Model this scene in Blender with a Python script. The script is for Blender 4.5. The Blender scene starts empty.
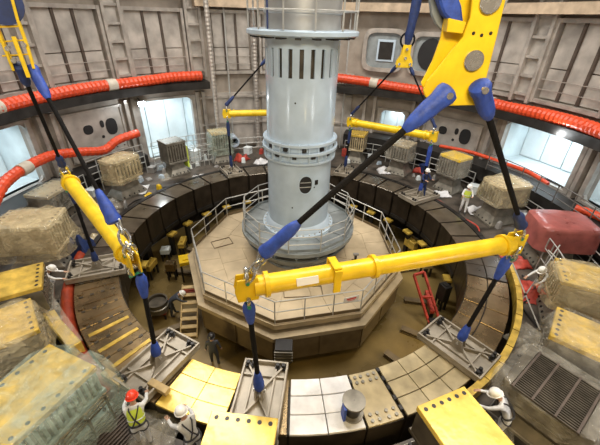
import bpy, math, random
from mathutils import Vector, Matrix, noise
random.seed(7)
rnd = random.Random(11)
R = math.radians
S = bpy.context.scene
col = S.collection

# ------------------------------------------------------------------ camera
F, P, RO = 339.772, 0.543614, 0.0296135
CAM = Vector((0.2225, -13.765, 9.806))
cp, sp, cr, sr = math.cos(P), math.sin(P), math.cos(RO), math.sin(RO)
RIGHT = Vector((cr, sr*sp, sr*cp)); DOWN = Vector((sr, -cr*sp, -cr*cp)); FWD = Vector((0, cp, -sp))
cd = bpy.data.cameras.new('camera'); cam = bpy.data.objects.new('camera', cd); col.objects.link(cam)
m = Matrix((RIGHT, -DOWN, -FWD)).transposed().to_4x4(); m.translation = CAM
cam.matrix_world = m
cd.sensor_width = 36; cd.lens = F/600*36; cd.clip_start = .05; cd.clip_end = 200
S.camera = cam
def at(x, y, z):
    """world point of the real plane height z that lies under a photograph pixel"""
    d = RIGHT*(x-300) + DOWN*(y-222.5) + FWD*F
    return CAM + d*((z-CAM.z)/d.z)
def atr(x, y, rr):
    """world point of the real cylinder of radius rr round the pit axis under a photograph pixel"""
    d = RIGHT*(x-300)+DOWN*(y-222.5)+FWD*F
    a = d.x**2+d.y**2; b = 2*(d.x*CAM.x+d.y*CAM.y); c = CAM.x**2+CAM.y**2-rr*rr
    return CAM+d*((-b+math.sqrt(b*b-4*a*c))/(2*a))
def deep(x, y, dist):
    return CAM + (RIGHT*(x-300) + DOWN*(y-222.5) + FWD*F)*(dist/F)

def pol(r, a, z=0): return Vector((r*math.cos(R(a)), r*math.sin(R(a)), z))

# ------------------------------------------------------------------ light and exposure
S.view_settings.view_transform = 'Standard'; S.view_settings.look = 'None'
S.view_settings.gamma = 1; S.view_settings.use_curve_mapping = False
S.view_settings.exposure = -0.05
w = bpy.data.worlds.new('hall_air'); S.world = w; w.use_nodes = True
w.node_tree.nodes['Background'].inputs[0].default_value = (.80, .84, .90, 1)
w.node_tree.nodes['Background'].inputs[1].default_value = .22
def area(name, loc, target, size, power, colr, sy=None):
    l = bpy.data.lights.new(name, 'AREA'); l.shape = 'RECTANGLE'; l.size = size; l.size_y = sy or size
    l.energy = power; l.color = colr
    o = bpy.data.objects.new(name, l); col.objects.link(o); o.location = loc
    o.rotation_euler = (Vector(target)-Vector(loc)).to_track_quat('-Z', 'Y').to_euler()
    return o
def point(name, loc, power, colr, r=.15):
    l = bpy.data.lights.new(name, 'POINT'); l.energy = power; l.color = colr; l.shadow_soft_size = r
    o = bpy.data.objects.new(name, l); col.objects.link(o); o.location = loc; return o
area('hall_lamp', (-7, 4, 24), (0, 0, 0), 4, 4700, (1, .94, .85), 12)
area('hall_lamp', (8, -2, 24), (0, 0, 0), 4, 4700, (1, .94, .85), 12)
area('hall_lamp', (0, -22, 18), (0, 4, 6), 8, 2600, (1, .95, .86), 4)
point('unseen_flood', pol(13.6, -128, 4.2), 260, (.95, .97, 1), .25)  # unseen lamp pair, added for streak highlights on the column
point('unseen_flood', pol(13.6, -52, 4.2), 260, (.95, .97, 1), .25)
area('work_lamp', (1, -12.5, 13), (0, -8, 0), 2.5, 430, (1, .74, .32), 1.2)

point('pit_lamp', pol(7.0, -35, -1.2), 60, (1, .75, .3), .2)
point('pit_lamp', pol(6.9, -125, -1.2), 45, (1, .75, .3), .2)
area('unseen_flood', (3.5, -13.2, 3.4), (4, -6, 0), .6, 120, (1, .76, .36))  # unseen warm light, low and out of view at the front right
# ------------------------------------------------------------------ mesh builder
class MB:
    def __init__(s): s.v = []; s.f = []; s.mi = []; s.cur = 0
    def add(s, vs, fs):
        o = len(s.v); s.v += [tuple(v) for v in vs]
        s.f += [tuple(i+o for i in f) for f in fs]; s.mi += [s.cur]*len(fs); return s
    def box(s, c, d, M=None):
        vs = [Vector((x*d[0]/2, y*d[1]/2, z*d[2]/2)) for z in (-1, 1) for y in (-1, 1) for x in (-1, 1)]
        if M is not None: vs = [M @ v for v in vs]
        c = Vector(c)
        return s.add([v+c for v in vs], [(0,2,3,1),(4,5,7,6),(0,1,5,4),(2,6,7,3),(0,4,6,2),(1,3,7,5)])
    def frust(s, c, d0, d1, h):
        x, y, z = c
        vs = [(x+a*d0[0]/2, y+b*d0[1]/2, z) for b in (-1,1) for a in (-1,1)] + [(x+a*d1[0]/2, y+b*d1[1]/2, z+h) for b in (-1,1) for a in (-1,1)]
        return s.add(vs, [(0,2,3,1),(4,5,7,6),(0,1,5,4),(2,6,7,3),(0,4,6,2),(1,3,7,5)])
    def bar(s, a, b, w, h=None):
        a, b = Vector(a), Vector(b); d = b-a; L = d.length
        if L < 1e-6: return s
        q = d.to_track_quat('X', 'Z').to_matrix()
        return s.box((a+b)/2, (L, w, h or w), q)
    def tube(s, pts, r, n=8, cap=True):
        pts = [Vector(p) for p in pts]; rings = []; m = len(pts)
        rr = r if isinstance(r, (list, tuple)) else [r]*m
        t0 = (pts[1]-pts[0]).normalized()
        u = t0.orthogonal().normalized()
        vs = []
        for i in range(m):
            t = (pts[min(i+1, m-1)]-pts[max(i-1, 0)]).normalized()
            u = (u-t*u.dot(t)).normalized(); w_ = t.cross(u)
            for k in range(n):
                a = 2*math.pi*k/n
                vs.append(pts[i]+(u*math.cos(a)+w_*math.sin(a))*rr[i])
        fs = [(i*n+k, i*n+(k+1) % n, (i+1)*n+(k+1) % n, (i+1)*n+k) for i in range(m-1) for k in range(n)]
        if cap: fs += [tuple(range(n))[::-1], tuple((m-1)*n+k for k in range(n))]
        return s.add(vs, fs)
    def ring(s, pts, r, n=8):
        """closed tube"""
        pts = [Vector(p) for p in pts]; m = len(pts); vs = []
        c = sum(pts, Vector())/m
        nrm = (pts[0]-c).cross(pts[m//4]-c).normalized()
        for i in range(m):
            t = (pts[(i+1) % m]-pts[i-1]).normalized(); w_ = t.cross(nrm)
            for k in range(n):
                a = 2*math.pi*k/n; vs.append(pts[i]+(nrm*math.cos(a)+w_*math.sin(a))*r)
        return s.add(vs, [(i*n+k, i*n+(k+1) % n, ((i+1) % m)*n+(k+1) % n, ((i+1) % m)*n+k) for i in range(m) for k in range(n)])
    def cyl(s, a, b, r, n=16): return s.tube([a, b], r, n)
    def lathe(s, prof, n=32, c=(0, 0, 0), closed=False):
        vs = []
        for (r, z) in prof:
            for k in range(n):
                a = 2*math.pi*k/n; vs.append((c[0]+r*math.cos(a), c[1]+r*math.sin(a), c[2]+z))
        m = len(prof); fs = []
        for i in range(m if closed else m-1):
            j = (i+1) % m
            for k in range(n): fs.append((i*n+k, i*n+(k+1) % n, j*n+(k+1) % n, j*n+k))
        return s.add(vs, fs)
    def wedge(s, r0, r1, a0, a1, z0, z1, n=None, c=(0, 0)):
        n = n or max(1, int(abs(a1-a0)/3)); vs = []
        for i in range(n+1):
            a = R(a0+(a1-a0)*i/n)
            for r, z in ((r0, z0), (r1, z0), (r1, z1), (r0, z1)): vs.append((c[0]+r*math.cos(a), c[1]+r*math.sin(a), z))
        fs = [(i*4+k, i*4+(k+1) % 4, (i+1)*4+(k+1) % 4, (i+1)*4+k) for i in range(n) for k in range(4)]
        if abs(a1-a0) < 359.9: fs += [(3, 2, 1, 0), tuple(n*4+k for k in range(4))]
        return s.add(vs, fs)
    def prism(s, poly, a, b, M=None):
        """poly in (x,y); extruded along local z from a to b"""
        n = len(poly); vs = [Vector((x, y, a)) for x, y in poly]+[Vector((x, y, b)) for x, y in poly]
        if M is not None: vs = [M @ v for v in vs]
        return s.add(vs, [tuple(range(n))[::-1], tuple(range(n, 2*n))]+[(i, (i+1) % n, n+(i+1) % n, n+i) for i in range(n)])
    def build(s, name, mat, parent=None, smooth=False, bevel=0, loc=None, rz=0):
        me = bpy.data.meshes.new(name); me.from_pydata(s.v, [], s.f)
        for mm in (mat if isinstance(mat, (list, tuple)) else [mat]): me.materials.append(mm)
        if isinstance(mat, (list, tuple)): me.polygons.foreach_set('material_index', s.mi)
        import bmesh
        bm = bmesh.new(); bm.from_mesh(me); bmesh.ops.recalc_face_normals(bm, faces=bm.faces); bm.to_mesh(me); bm.free()
        if smooth:
            me.polygons.foreach_set('use_smooth', [True]*len(me.polygons))
            me.set_sharp_from_angle(angle=R(38))
        o = bpy.data.objects.new(name, me); col.objects.link(o)
        if parent is not None: o.parent = parent
        if loc is not None: o.location = loc
        if rz: o.rotation_euler.z = rz
        if bevel:
            b = o.modifiers.new('bevel', 'BEVEL'); b.width = bevel; b.segments = 1; b.limit_method = 'ANGLE'
        return o
def tag(o, label=None, cat=None, group=None, kind=None):
    if label: o['label'] = label
    if cat: o['category'] = cat
    if group: o['group'] = group
    if kind: o['kind'] = kind
    return o
def empty(name, loc, label, cat, rz=0, group=None):
    o = bpy.data.objects.new(name, None); col.objects.link(o); o.location = loc; o.rotation_euler = (0, 0, rz)
    o.empty_display_size = .2
    return tag(o, label, cat, group)
def share(src, parent, loc, rz=0, rot=None):
    o = src.copy(); col.objects.link(o); o.parent = parent; o.location = loc
    o.rotation_euler = rot or (0, 0, rz)
    for k in ('label', 'kind'):
        if k in o: del o[k]
    return o

# ------------------------------------------------------------------ materials
def mat(name, c, rough=.5, metal=0, var=.15, scale=3, bump=0, bscale=30, c2=None, spec=.5):
    mt = bpy.data.materials.new(name); mt.use_nodes = True; nt = mt.node_tree; N = nt.nodes; L = nt.links
    b = N['Principled BSDF']; b.inputs['Roughness'].default_value = rough; b.inputs['Metallic'].default_value = metal
    b.inputs['Specular IOR Level'].default_value = spec
    tc = N.new('ShaderNodeTexCoord'); nz = N.new('ShaderNodeTexNoise'); nz.inputs['Scale'].default_value = scale
    nz.inputs['Detail'].default_value = 5; L.new(tc.outputs['Object'], nz.inputs['Vector'])
    rp = N.new('ShaderNodeValToRGB'); rp.color_ramp.elements[0].position = .3; rp.color_ramp.elements[1].position = .7
    d = c2 or tuple(x*(1-var*1.6) for x in c)
    rp.color_ramp.elements[0].color = (*d, 1); rp.color_ramp.elements[1].color = (*[min(1, x*(1+var*.6)) for x in c], 1)
    L.new(nz.outputs['Fac'], rp.inputs['Fac']); L.new(rp.outputs['Color'], b.inputs['Base Color'])
    mr = N.new('ShaderNodeMapRange'); mr.inputs['To Min'].default_value = max(0, rough-.1); mr.inputs['To Max'].default_value = min(1, rough+.12)
    L.new(nz.outputs['Fac'], mr.inputs['Value']); L.new(mr.outputs['Result'], b.inputs['Roughness'])
    if bump:
        n2 = N.new('ShaderNodeTexNoise'); n2.inputs['Scale'].default_value = bscale; L.new(tc.outputs['Object'], n2.inputs['Vector'])
        bp = N.new('ShaderNodeBump'); bp.inputs['Strength'].default_value = bump; bp.inputs['Distance'].default_value = .03
        L.new(n2.outputs['Fac'], bp.inputs['Height']); L.new(bp.outputs['Normal'], b.inputs['Normal'])
    return mt
def film_mat(name, c, lo=.2, hi=.6, rough=.12):
    mt = bpy.data.materials.new(name); mt.use_nodes = True; nt = mt.node_tree; N = nt.nodes; L = nt.links
    b = N['Principled BSDF']; b.inputs['Base Color'].default_value = (*c, 1); b.inputs['Roughness'].default_value = rough
    tr = N.new('ShaderNodeBsdfTransparent'); mx = N.new('ShaderNodeMixShader')
    tc = N.new('ShaderNodeTexCoord'); nz = N.new('ShaderNodeTexNoise'); nz.inputs['Scale'].default_value = 1.8; nz.inputs['Detail'].default_value = 2
    nz.inputs['Distortion'].default_value = 1.5
    L.new(tc.outputs['Object'], nz.inputs['Vector'])
    mr = N.new('ShaderNodeMapRange'); mr.inputs['From Min'].default_value = .35; mr.inputs['From Max'].default_value = .7
    mr.inputs['To Min'].default_value = lo; mr.inputs['To Max'].default_value = hi
    L.new(nz.outputs['Fac'], mr.inputs['Value']); L.new(mr.outputs['Result'], mx.inputs['Fac'])
    L.new(tr.outputs[0], mx.inputs[1]); L.new(b.outputs[0], mx.inputs[2]); L.new(mx.outputs[0], N['Material Output'].inputs['Surface'])
    bp = N.new('ShaderNodeBump'); bp.inputs['Strength'].default_value = .7; bp.inputs['Distance'].default_value = .12
    n3 = N.new('ShaderNodeTexNoise'); n3.inputs['Scale'].default_value = 2.6; n3.inputs['Detail'].default_value = 3; n3.inputs['Distortion'].default_value = 2.5
    n3.noise_type = 'RIDGED_MULTIFRACTAL'; L.new(tc.outputs['Object'], n3.inputs['Vector'])
    L.new(n3.outputs['Fac'], bp.inputs['Height']); L.new(bp.outputs['Normal'], b.inputs['Normal'])
    rd = N.new('ShaderNodeMapRange'); rd.inputs['From Min'].default_value = .9; rd.inputs['From Max'].default_value = 1.9; rd.inputs['To Max'].default_value = .35
    L.new(n3.outputs['Fac'], rd.inputs['Value']); ad = N.new('ShaderNodeMath'); ad.operation = 'ADD'; ad.use_clamp = True
    L.new(mr.outputs['Result'], ad.inputs[0]); L.new(rd.outputs['Result'], ad.inputs[1]); L.new(ad.outputs[0], mx.inputs['Fac'])
    return mt
def glow(name, c, s):
    mt = bpy.data.materials.new(name); mt.use_nodes = True; b = mt.node_tree.nodes['Principled BSDF']
    b.inputs['Emission Color'].default_value = (*c, 1); b.inputs['Emission Strength'].default_value = s
    b.inputs['Base Color'].default_value = (*c, 1); return mt
M = dict(
    wall=mat('warm_grey_wall', (.36, .31, .26), .55, .2, .25, .9, .15, 6),
    panel=mat('grey_wall_panel', (.50, .46, .42), .45, .3, .25, 1.1, .1, 4),
    frame=mat('steel_frame', (.46, .42, .38), .4, .4, .2, 2),
    rib=mat('dark_rib', (.10, .075, .06), .5, .3, .2, 3),
    dark=mat('dark_steel', (.035, .032, .030), .5, .5, .3, 2),
    black=mat('black_void', (.012, .012, .013), .6),
    white=mat('white_panel', (.72, .78, .80), .4, 0, .08, 1),
    paleroom=mat('port_lining', (.62, .70, .72), .5, 0, .12, 1),
    beige=mat('beige_beam', (.48, .37, .26), .6, 0, .2, 2),
    column=mat('pale_blue_paint', (.47, .57, .67), .17, .0, .10, 1.2),
    column2=mat('pale_grey_steel', (.42, .42, .41), .4, .4, .12, 1.5),
    ped=mat('blue_grey_paint', (.27, .30, .31), .38, .2, .18, 2),
    rail=mat('rail_grey', (.50, .50, .48), .4, .4, .1, 4),
    raildark=mat('rail_dark', (.16, .15, .14), .5, .4, .1, 4),
    deck=mat('beige_deck', (.50, .40, .26), .6, .0, .12, 1.6, .08, 20),
    deckside=mat('deck_side_brown', (.17, .125, .07), .5, .2, .2, 2),
    decktrim=mat('deck_skirt_beige', (.42, .33, .20), .5, .1, .15, 2),
    pit=mat('pit_floor', (.20, .14, .05), .28, 0, .35, .5, .1, 10),
    ledge=mat('ledge_floor', (.095, .078, .062), .5, .1, .5, 1.6, .2, 12),
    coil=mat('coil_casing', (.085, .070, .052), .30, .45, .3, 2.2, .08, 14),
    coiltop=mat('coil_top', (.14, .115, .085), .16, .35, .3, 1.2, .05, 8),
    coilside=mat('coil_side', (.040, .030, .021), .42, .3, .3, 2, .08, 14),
    steel=mat('brushed_steel_plate', (.30, .215, .115), .27, .85, .22, 1.6, .05, 12),
    pale=mat('pale_beige_plate', (.44, .36, .21), .4, .2, .18, 2.6),
    ylwpaint_glow=mat('yellow_paint_and_glow', (.84, .60, .12), .25, .15, .18, 2, .35, 3),
    whtfilm_sheen=mat('white_film_and_sheen', (.74, .74, .76), .3, 0, .12, 3, .4, 5),
    yellow=mat('yellow_paint', (.80, .53, .012), .33, 0, .12, 3),
    ydull=mat('dull_yellow_plate', (.66, .45, .08), .38, .2, .3, 3, .1, 10),
    blue=mat('blue_sleeve', (.022, .065, .36), .55, 0, .25, 7, .3, 30),
    bluedk=mat('dark_blue_sleeve', (.012, .03, .12), .6, 0, .25, 7),
    rope=mat('black_rope', (.011, .010, .010), .85, 0, .3, 30, .4, 60, None, .12),
    chrome=mat('galvanised_shackle', (.55, .55, .53), .25, .9, .12, 8),
    orange=mat('orange_hose', (.62, .062, .016), .42, 0, .15, 4),
    brick=mat('red_brown_pad', (.30, .04, .015), .35, 0, .25, 4),
    cuff=mat('hose_coupling', (.50, .45, .38), .5),
    redcloth=mat('red_sheet', (.50, .065, .045), .5, 0, .3, 5, .6, 7),
    redfilm=mat('pink_red_wrap', (.34, .10, .09), .3, 0, .25, 2, .4, 4),
    plate=mat('lifting_plate_paint', (.36, .32, .26), .42, .3, .18, 3),
    block=mat('block_steel', (.27, .25, .21), .38, .5, .25, 3),
    blockd=mat('dark_plate_stack', (.09, .075, .055), .4, .4, .3, 3),
    bolt=mat('black_bolt', (.03, .028, .028), .4, .4),
    wrap=mat('beige_wrap', (.44, .36, .22), .25, 0, .25, 2, .25, 4),
    wood=mat('timber', (.52, .38, .18), .6, 0, .2, 4),
    film=film_mat('clear_plastic', (.66, .62, .52), .10, .30),
    filmg=film_mat('greenish_plastic', (.50, .60, .50), .12, .42),
    filmy=film_mat('amber_plastic', (.74, .62, .38), .18, .48),
    overall=mat('white_coverall', (.72, .73, .74), .7, 0, .12, 9, .3, 25),
    skin=mat('skin', (.55, .33, .23), .5), boots=mat('boot_black', (.03, .03, .03), .5),
    helmet=mat('white_helmet', (.80, .80, .78), .25, 0, .03), redhelmet=mat('red_helmet', (.75, .05, .02), .25, 0, .03),
    hivis=mat('yellow_green_vest', (.62, .75, .08), .5, 0, .1), jacket=mat('dark_jacket', (.04, .045, .06), .7),
    strap=mat('harness_strap', (.03, .03, .035), .6), hair=mat('dark_hair', (.03, .02, .015), .6),
    lamp=glow('white_lamp', (.85, .95, 1), 60), green=mat('green_pin', (.02, .25, .12), .4),
    tool=mat('tool_grey', (.32, .31, .30), .5), sign=mat('white_sign', (.75, .73, .70), .5, 0, .02), signred=mat('red_print', (.6, .03, .02), .5),
    teal=mat('pale_teal_edge', (.30, .40, .36), .35, 0, .15, 3))

# ------------------------------------------------------------------ setting: pit floor, ledge, walls
PZ, LZ = -2.6, .4
tag(MB().lathe([(0.01, 0), (9.6, 0)], 72, (0, 0, PZ)).build('floor', M['pit']), kind='structure')
o = MB().wedge(9.6, 14.9, 0, 360, LZ-.5, LZ, 120).build('trim_1', M['ledge']); tag(o, kind='structure')
o = MB().wedge(9.6, 9.8, 0, 360, PZ, LZ-.5, 120).build('trim_2', M['dark']); tag(o, kind='structure')

ports = [(165, 180.5, 1.5, 4.75), (123, 138, .5, 4.6), (57.4, 65, 2.3, 3.85), (12, 30.3, 2.1, 4.75), (-9, 8, 2.1, 4.75)]
wall = MB(); wall.wedge(14.9, 15.3, 0, 360, PZ, .5, 120); wall.wedge(14.9, 15.3, 0, 360, 4.75, 12.2, 120)
cuts = sorted([(a, b, z0, z1) for a, b, z0, z1 in ports])
prev = -180
for a, b, z0, z1 in cuts:
    wall.wedge(14.9, 15.3, prev, a, .5, 4.75)
    if z0 > .5: wall.wedge(14.9, 15.3, a, b, .5, z0)
    if z1 < 4.75: wall.wedge(14.9, 15.3, a, b, z1, 4.75)
    prev = b
if prev < 180: wall.wedge(14.9, 15.3, prev, 180, .5, 4.75)
# second full turn guard: -180..180 covers the circle, 165..180.5 slightly overlaps the seam
wb = tag(wall.build('wall_back', M['wall']), kind='structure')
# port rooms
lamps = {}
for i, (a0, a1, z0, z1) in enumerate(ports):
    w0 = MB(); R1 = 17.6 if i != 2 else 16.5
    w0.wedge(15.3, R1, a0-.3, a0, z0, z1, 1); w0.wedge(15.3, R1, a1, a1+.3, z0, z1, 1)
    w0.wedge(14.95, R1, a0-.3, a1+.3, z0-.15, z0); w0.wedge(15.3, R1, a0-.3, a1+.3, z1, z1+.15)
    w0.wedge(R1, R1+.1, a0-.3, a1+.3, z0-.1, z1+.1)
    win = tag(w0.build('window_%d' % (i+1), M['paleroom']), kind='structure')
    # rounded frame
    fr = MB(); t = .32
    fr.wedge(14.72, 15.0, a0-.9, a0+.15, z0-.1, z1+.1, 1); fr.wedge(14.72, 15.0, a1-.15, a1+.9, z0-.1, z1+.1, 1)
    fr.wedge(14.72, 15.0, a0, a1, z1-.02, z1+.14); fr.wedge(14.72, 15.0, a0, a1, z0-.14, z0+.02)
    for (ac, zc, sa, sz) in ((a0, z0, 1, 1), (a1, z0, -1, 1), (a0, z1, 1, -1), (a1, z1, -1, -1)):
        for k in range(4):
            th = R(90*k/4); th2 = R(90*(k+1)/4); rr_ = .5
            da = math.degrees(rr_/14.8)
            c1 = (ac+sa*da*(1-math.cos(th)), zc+sz*rr_*(1-math.sin(th)))
            c2 = (ac+sa*da*(1-math.cos(th2)), zc+sz*rr_*(1-math.sin(th2)))
            p1 = [pol(r_, c1[0], c1[1]) for r_ in (14.8, 14.98)]; p2 = [pol(r_, c2[0], c2[1]) for r_ in (14.8, 14.98)]
            q = [pol(r_, ac, zc) for r_ in (14.8, 14.98)]
            fr.add([p1[0], p2[0], q[0], p1[1], p2[1], q[1]], [(0, 1, 2), (5, 4, 3), (0, 3, 4, 1), (1, 4, 5, 2), (2, 5, 3, 0)])
    fr.build('frame', M['frame'], win)
    nseg = max(2, int((a1-a0)/4))
    for k in range(nseg):
        b0 = a0+(a1-a0)*k/nseg; b1 = a0+(a1-a0)*(k+1)/nseg
        MB().wedge(R1-.12, R1-.02, b0+.12, b1-.12, z0+.05, z1-.05, 2).build('panel', M['white'], win)
    am = (a0+a1)/2
    l = area('port_lamp', pol(15.9, am, z1-.15), pol(16.6, am, z0), 1.4 if i != 2 else .6, [100, 125, 22, 130, 60][i], (.86, .95, 1), .5)
# work lamps seen as bright bulbs at the ports
for k, (px, py, rr, lab) in enumerate(((142, 104, 13.75, 'bright white floodlight glaring at top left of left port opening'), (562, 134, 13.75, 'bright white floodlight glaring at top right of right port opening'))):
    d = RIGHT*(px-300)+DOWN*(py-222.5)+FWD*F
    a_ = d.x**2+d.y**2; b_ = 2*(d.x*CAM.x+d.y*CAM.y); c_ = CAM.x**2+CAM.y**2-rr*rr
    t = (-b_+math.sqrt(b_*b_-4*a_*c_))/(2*a_); p = CAM+d*t
    ang = math.degrees(math.atan2(p.y, p.x))
    e = empty('floodlight', p, lab, 'lamp', R(ang-90))
    MB().box((0, .12, 0), (.5, .12, .34)).build('housing', M['dark'], e)
    MB().box((0, .03, 0), (.42, .06, .26)).build('lens', M['lamp'], e)
    MB().bar((0, .17, .1), (0, .45, .3), .06).build('bracket', M['dark'], e)
    point('flood_light', pol(rr-.35, ang, p.z), 110, (.9, .97, 1), .12)

# upper recessed bays: panels and ribs as parts of the wall
bays = [(158, 172), (143.2, 157.0), (123.3, 137.4), (104.8, 115.8), (87, 102), (31.3, 45.5), (11.5, 25.8), (-6, 7)]
fr = MB()
for (a0, a1) in bays:
    rnd2 = random.Random(int(a0*7))
    zt, zb = 9.95, 6.3
    for k, (b0, b1, mm) in enumerate(((a0+.6, a0+(a1-a0)*.36, 'panel'), (a0+(a1-a0)*.38, a0+(a1-a0)*.66, 'panel'), (a0+(a1-a0)*.68, a1-.6, 'panel'))):
        zs = [zb, zb+1.5, zt] if rnd2.random() < .8 else [zb, zt]
        for z0, z1 in zip(zs, zs[1:]):
            MB().wedge(14.74+.03*rnd2.random(), 14.88, b0, b1, z0+.03, z1-.03, 2).build('panel', M['panel'], wb)
    for b in (a0+(a1-a0)*.37, a0+(a1-a0)*.67):
        MB().wedge(14.6, 14.9, b-.25, b+.25, zb, zt, 1).build('rib', M['rib'], wb)
    MB().tube([pol(14.62, a0+(a1-a0)*k/5, 7.25) for k in range(6)], .025, 6).build('conduit', M['frame'], wb)
    MB().tube([pol(14.62, a0+(a1-a0)*k/5, 6.75) for k in range(6)], .025, 6).build('conduit', M['frame'], wb)
    # frame
    f = MB(); f.wedge(14.45, 14.95, a0-.55, a0+.1, 6.05, 10.1, 1); f.wedge(14.45, 14.95, a1-.1, a1+.55, 6.05, 10.1, 1)
    f.wedge(14.5, 14.95, a0, a1, 9.9, 10.1); f.wedge(14.5, 14.95, a0, a1, 6.05, 6.25)
    f.build('window_frame', M['frame'], wb)
# piers with ladder rungs / perforated columns
for (a0, a1) in ((138.4, 142.2), (118.6, 122.2), (26.7, 30.6), (158, 161)):
    for a in (a0, a1): MB().wedge(14.3, 14.9, a-.35, a+.35, 5.95, 12, 1).build('pier', M['frame'], wb)
    zs = [6.3+k*.95 for k in range(6)]
    for z in zs: MB().wedge(14.4, 14.6, a0, a1, z, z+.14, 1).build('rung', M['frame'], wb)
    MB().wedge(14.62, 14.9, a0, a1, 6, 12, 1).build('pier_plate', M['panel'], wb)
# rear wall grid panels behind the column
for (a0, a1) in ((103, 116.5), (84, 102.5), (74, 83.5)):
    for z0, z1 in ((.6, 2.4), (2.45, 4.7), (6.1, 6.2)):
        MB().wedge(14.72, 14.92, a0+.3, a1-.3, z0, z1).build('panel', M['panel'], wb)
for z in (4.35, 2.35): MB().wedge(14.6, 14.9, 74, 122, z, z+.14).build('rail_trim', M['frame'], wb)
# top beams
MB().wedge(13.9, 14.9, -5, 120, 10.25, 10.75).build('trim_3', M['beige']); bpy.data.objects['trim_3']['kind'] = 'structure'
MB().wedge(13.7, 14.9, -5, 175, 11.15, 11.5).build('trim_4', M['frame']); bpy.data.objects['trim_4']['kind'] = 'structure'
# ports hatches on the right upper wall
def hatch(a0, a1, z0, z1, hole, lab):
    am = (a0+a1)/2; e = empty('oval_hatch', pol(14.88, am, z0), lab, 'hatch', R(am-90))
    W = 14.8*R(a1-a0); H = z1-z0
    def sup(w_, h_, y0, y1, mb, hw=None):
        n = 28
        def ring(w_, h_, y):
            out = []
            for k in range(n):
                t = 2*math.pi*k/n; c, s_ = math.cos(t), math.sin(t)
                q = .42
                out.append((w_/2*math.copysign(abs(c)**q, c), y, H/2+h_/2*math.copysign(abs(s_)**q, s_)))
            return out
        A = ring(w_, h_, y0); B = ring(w_, h_, y1)
        if hw:
            C = ring(w_-hw, h_-hw, y1); D = ring(w_-hw, h_-hw, y0)
            mb.add(A+B+C+D, [(j*n+k, j*n+(k+1) % n, ((j+1) % 4)*n+(k+1) % n, ((j+1) % 4)*n+k) for j in range(4) for k in range(n)])
        else:
            mb.add(A+B, [tuple(range(n)), tuple(range(n, 2*n))[::-1]]+[(k, (k+1) % n, n+(k+1) % n, n+k) for k in range(n)])
        return mb
    sup(W, H, 0, -.28, MB(), .55).build('rim', M['frame'], e, True)
    sup(W-.5, H-.5, 0, -.08, MB()).build('cover', M['ped'], e, True)
    if hole:
        n = 24
        MB().add([(W*.02+W*.30*math.cos(2*math.pi*k/n), -.14, H*.5+H*.36*math.sin(2*math.pi*k/n)) for k in range(n)]+[(W*.02+W*.30*math.cos(2*math.pi*k/n), -.08, H*.5+H*.36*math.sin(2*math.pi*k/n)) for k in range(n)],
                 [tuple(range(n))]+[(k, (k+1) % n, n+(k+1) % n, n+k) for k in range(n)]).build('opening', M['black'], e)
    else:
        MB().box((W*.05, -.12, H*.5), (W*.42, .08, H*.5)).build('inner_frame', M['column'], e, bevel=.02)
        MB().box((W*.05, -.17, H*.5), (W*.32, .04, H*.4)).build('glass', M['dark'], e)
hatch(60.8, 72.5, 6.5, 9.3, False, 'rounded grey wall hatch with square inner window, right of the column')
hatch(49, 59.5, 6.5, 9.2, True, 'rounded wall hatch with dark round opening behind small yellow hook')
# lower plates with holes
def hole_plate(a0, a1, z0, z1, lab):
    am = (a0+a1)/2; e = empty('access_plate', pol(14.75, am, z0), lab, 'wall plate', R(am-90))
    W = 14.7*R(a1-a0); H = z1-z0
    n = 5
    MB().box((0, 0, H/2), (W, .16, H)).build('plate', M['panel'], e, bevel=.02)
    def disc(x, z, rx, rz_, nm='hole'):
        k = 20
        MB().prism([(x+rx*math.copysign(abs(math.cos(2*math.pi*i/k))**.8, math.cos(2*math.pi*i/k)), z+rz_*math.copysign(abs(math.sin(2*math.pi*i/k))**.8, math.sin(2*math.pi*i/k))) for i in range(k)], .085, .11, Matrix.Rotation(R(90), 3, 'X')).build(nm, M['black'], e)
    disc(-W*.14, H*.62, .30, .28); disc(W*.11, H*.68, .13, .22); disc(W*.08, H*.40, .09, .09); disc(W*.27, H*.58, .38, .52)
    f = MB()
    for x in (-W/2, W/2): f.box((x, -.1, H/2), (.14, .12, H+.1))
    for z in (0, H): f.box((0, -.1, z), (W+.2, .12, .14))
    f.build('frame', M['frame'], e)
    for i in range(7): MB().cyl((-W*.42+i*W*.14, -.08, .25), (-W*.42+i*W*.14, -.13, .25), .04, 8).build('bolt', M['bolt'], e)
hole_plate(142.8, 157.3, 1.8, 4.6, 'grey wall plate with dark holes, left of the left bright port')
hole_plate(36, 51.5, 1.8, 4.0, 'grey wall plate with dark holes, under the right orange hose')
# lower piers
for a in (139.6, 141.4, 121.6, 119.8, 159.5, 162.5, 33.5, 10, 53, 55.5, 67, 70):
    MB().wedge(14.55, 14.95, a-.45, a+.45, LZ, 4.9, 1).build('pier', M['frame'], wb)
# dark ledge carrying the hose + gallery
o = MB().wedge(13.55, 14.95, 118.5, 185, 5.25, 5.72).build('trim_5', M['dark']); tag(o, kind='structure')
o = MB().wedge(13.55, 14.95, -12, 79, 4.98, 5.45).build('trim_6', M['dark']); tag(o, kind='structure')
o = MB().wedge(13.3, 14.9, -14, 75, 1.15, 2.0).build('trim_7', M['dark']); tag(o, kind='structure')
o = MB().wedge(13.3, 14.9, 141, 190, .7, 1.5).build('trim_8', M['dark']); tag(o, kind='structure')

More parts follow.
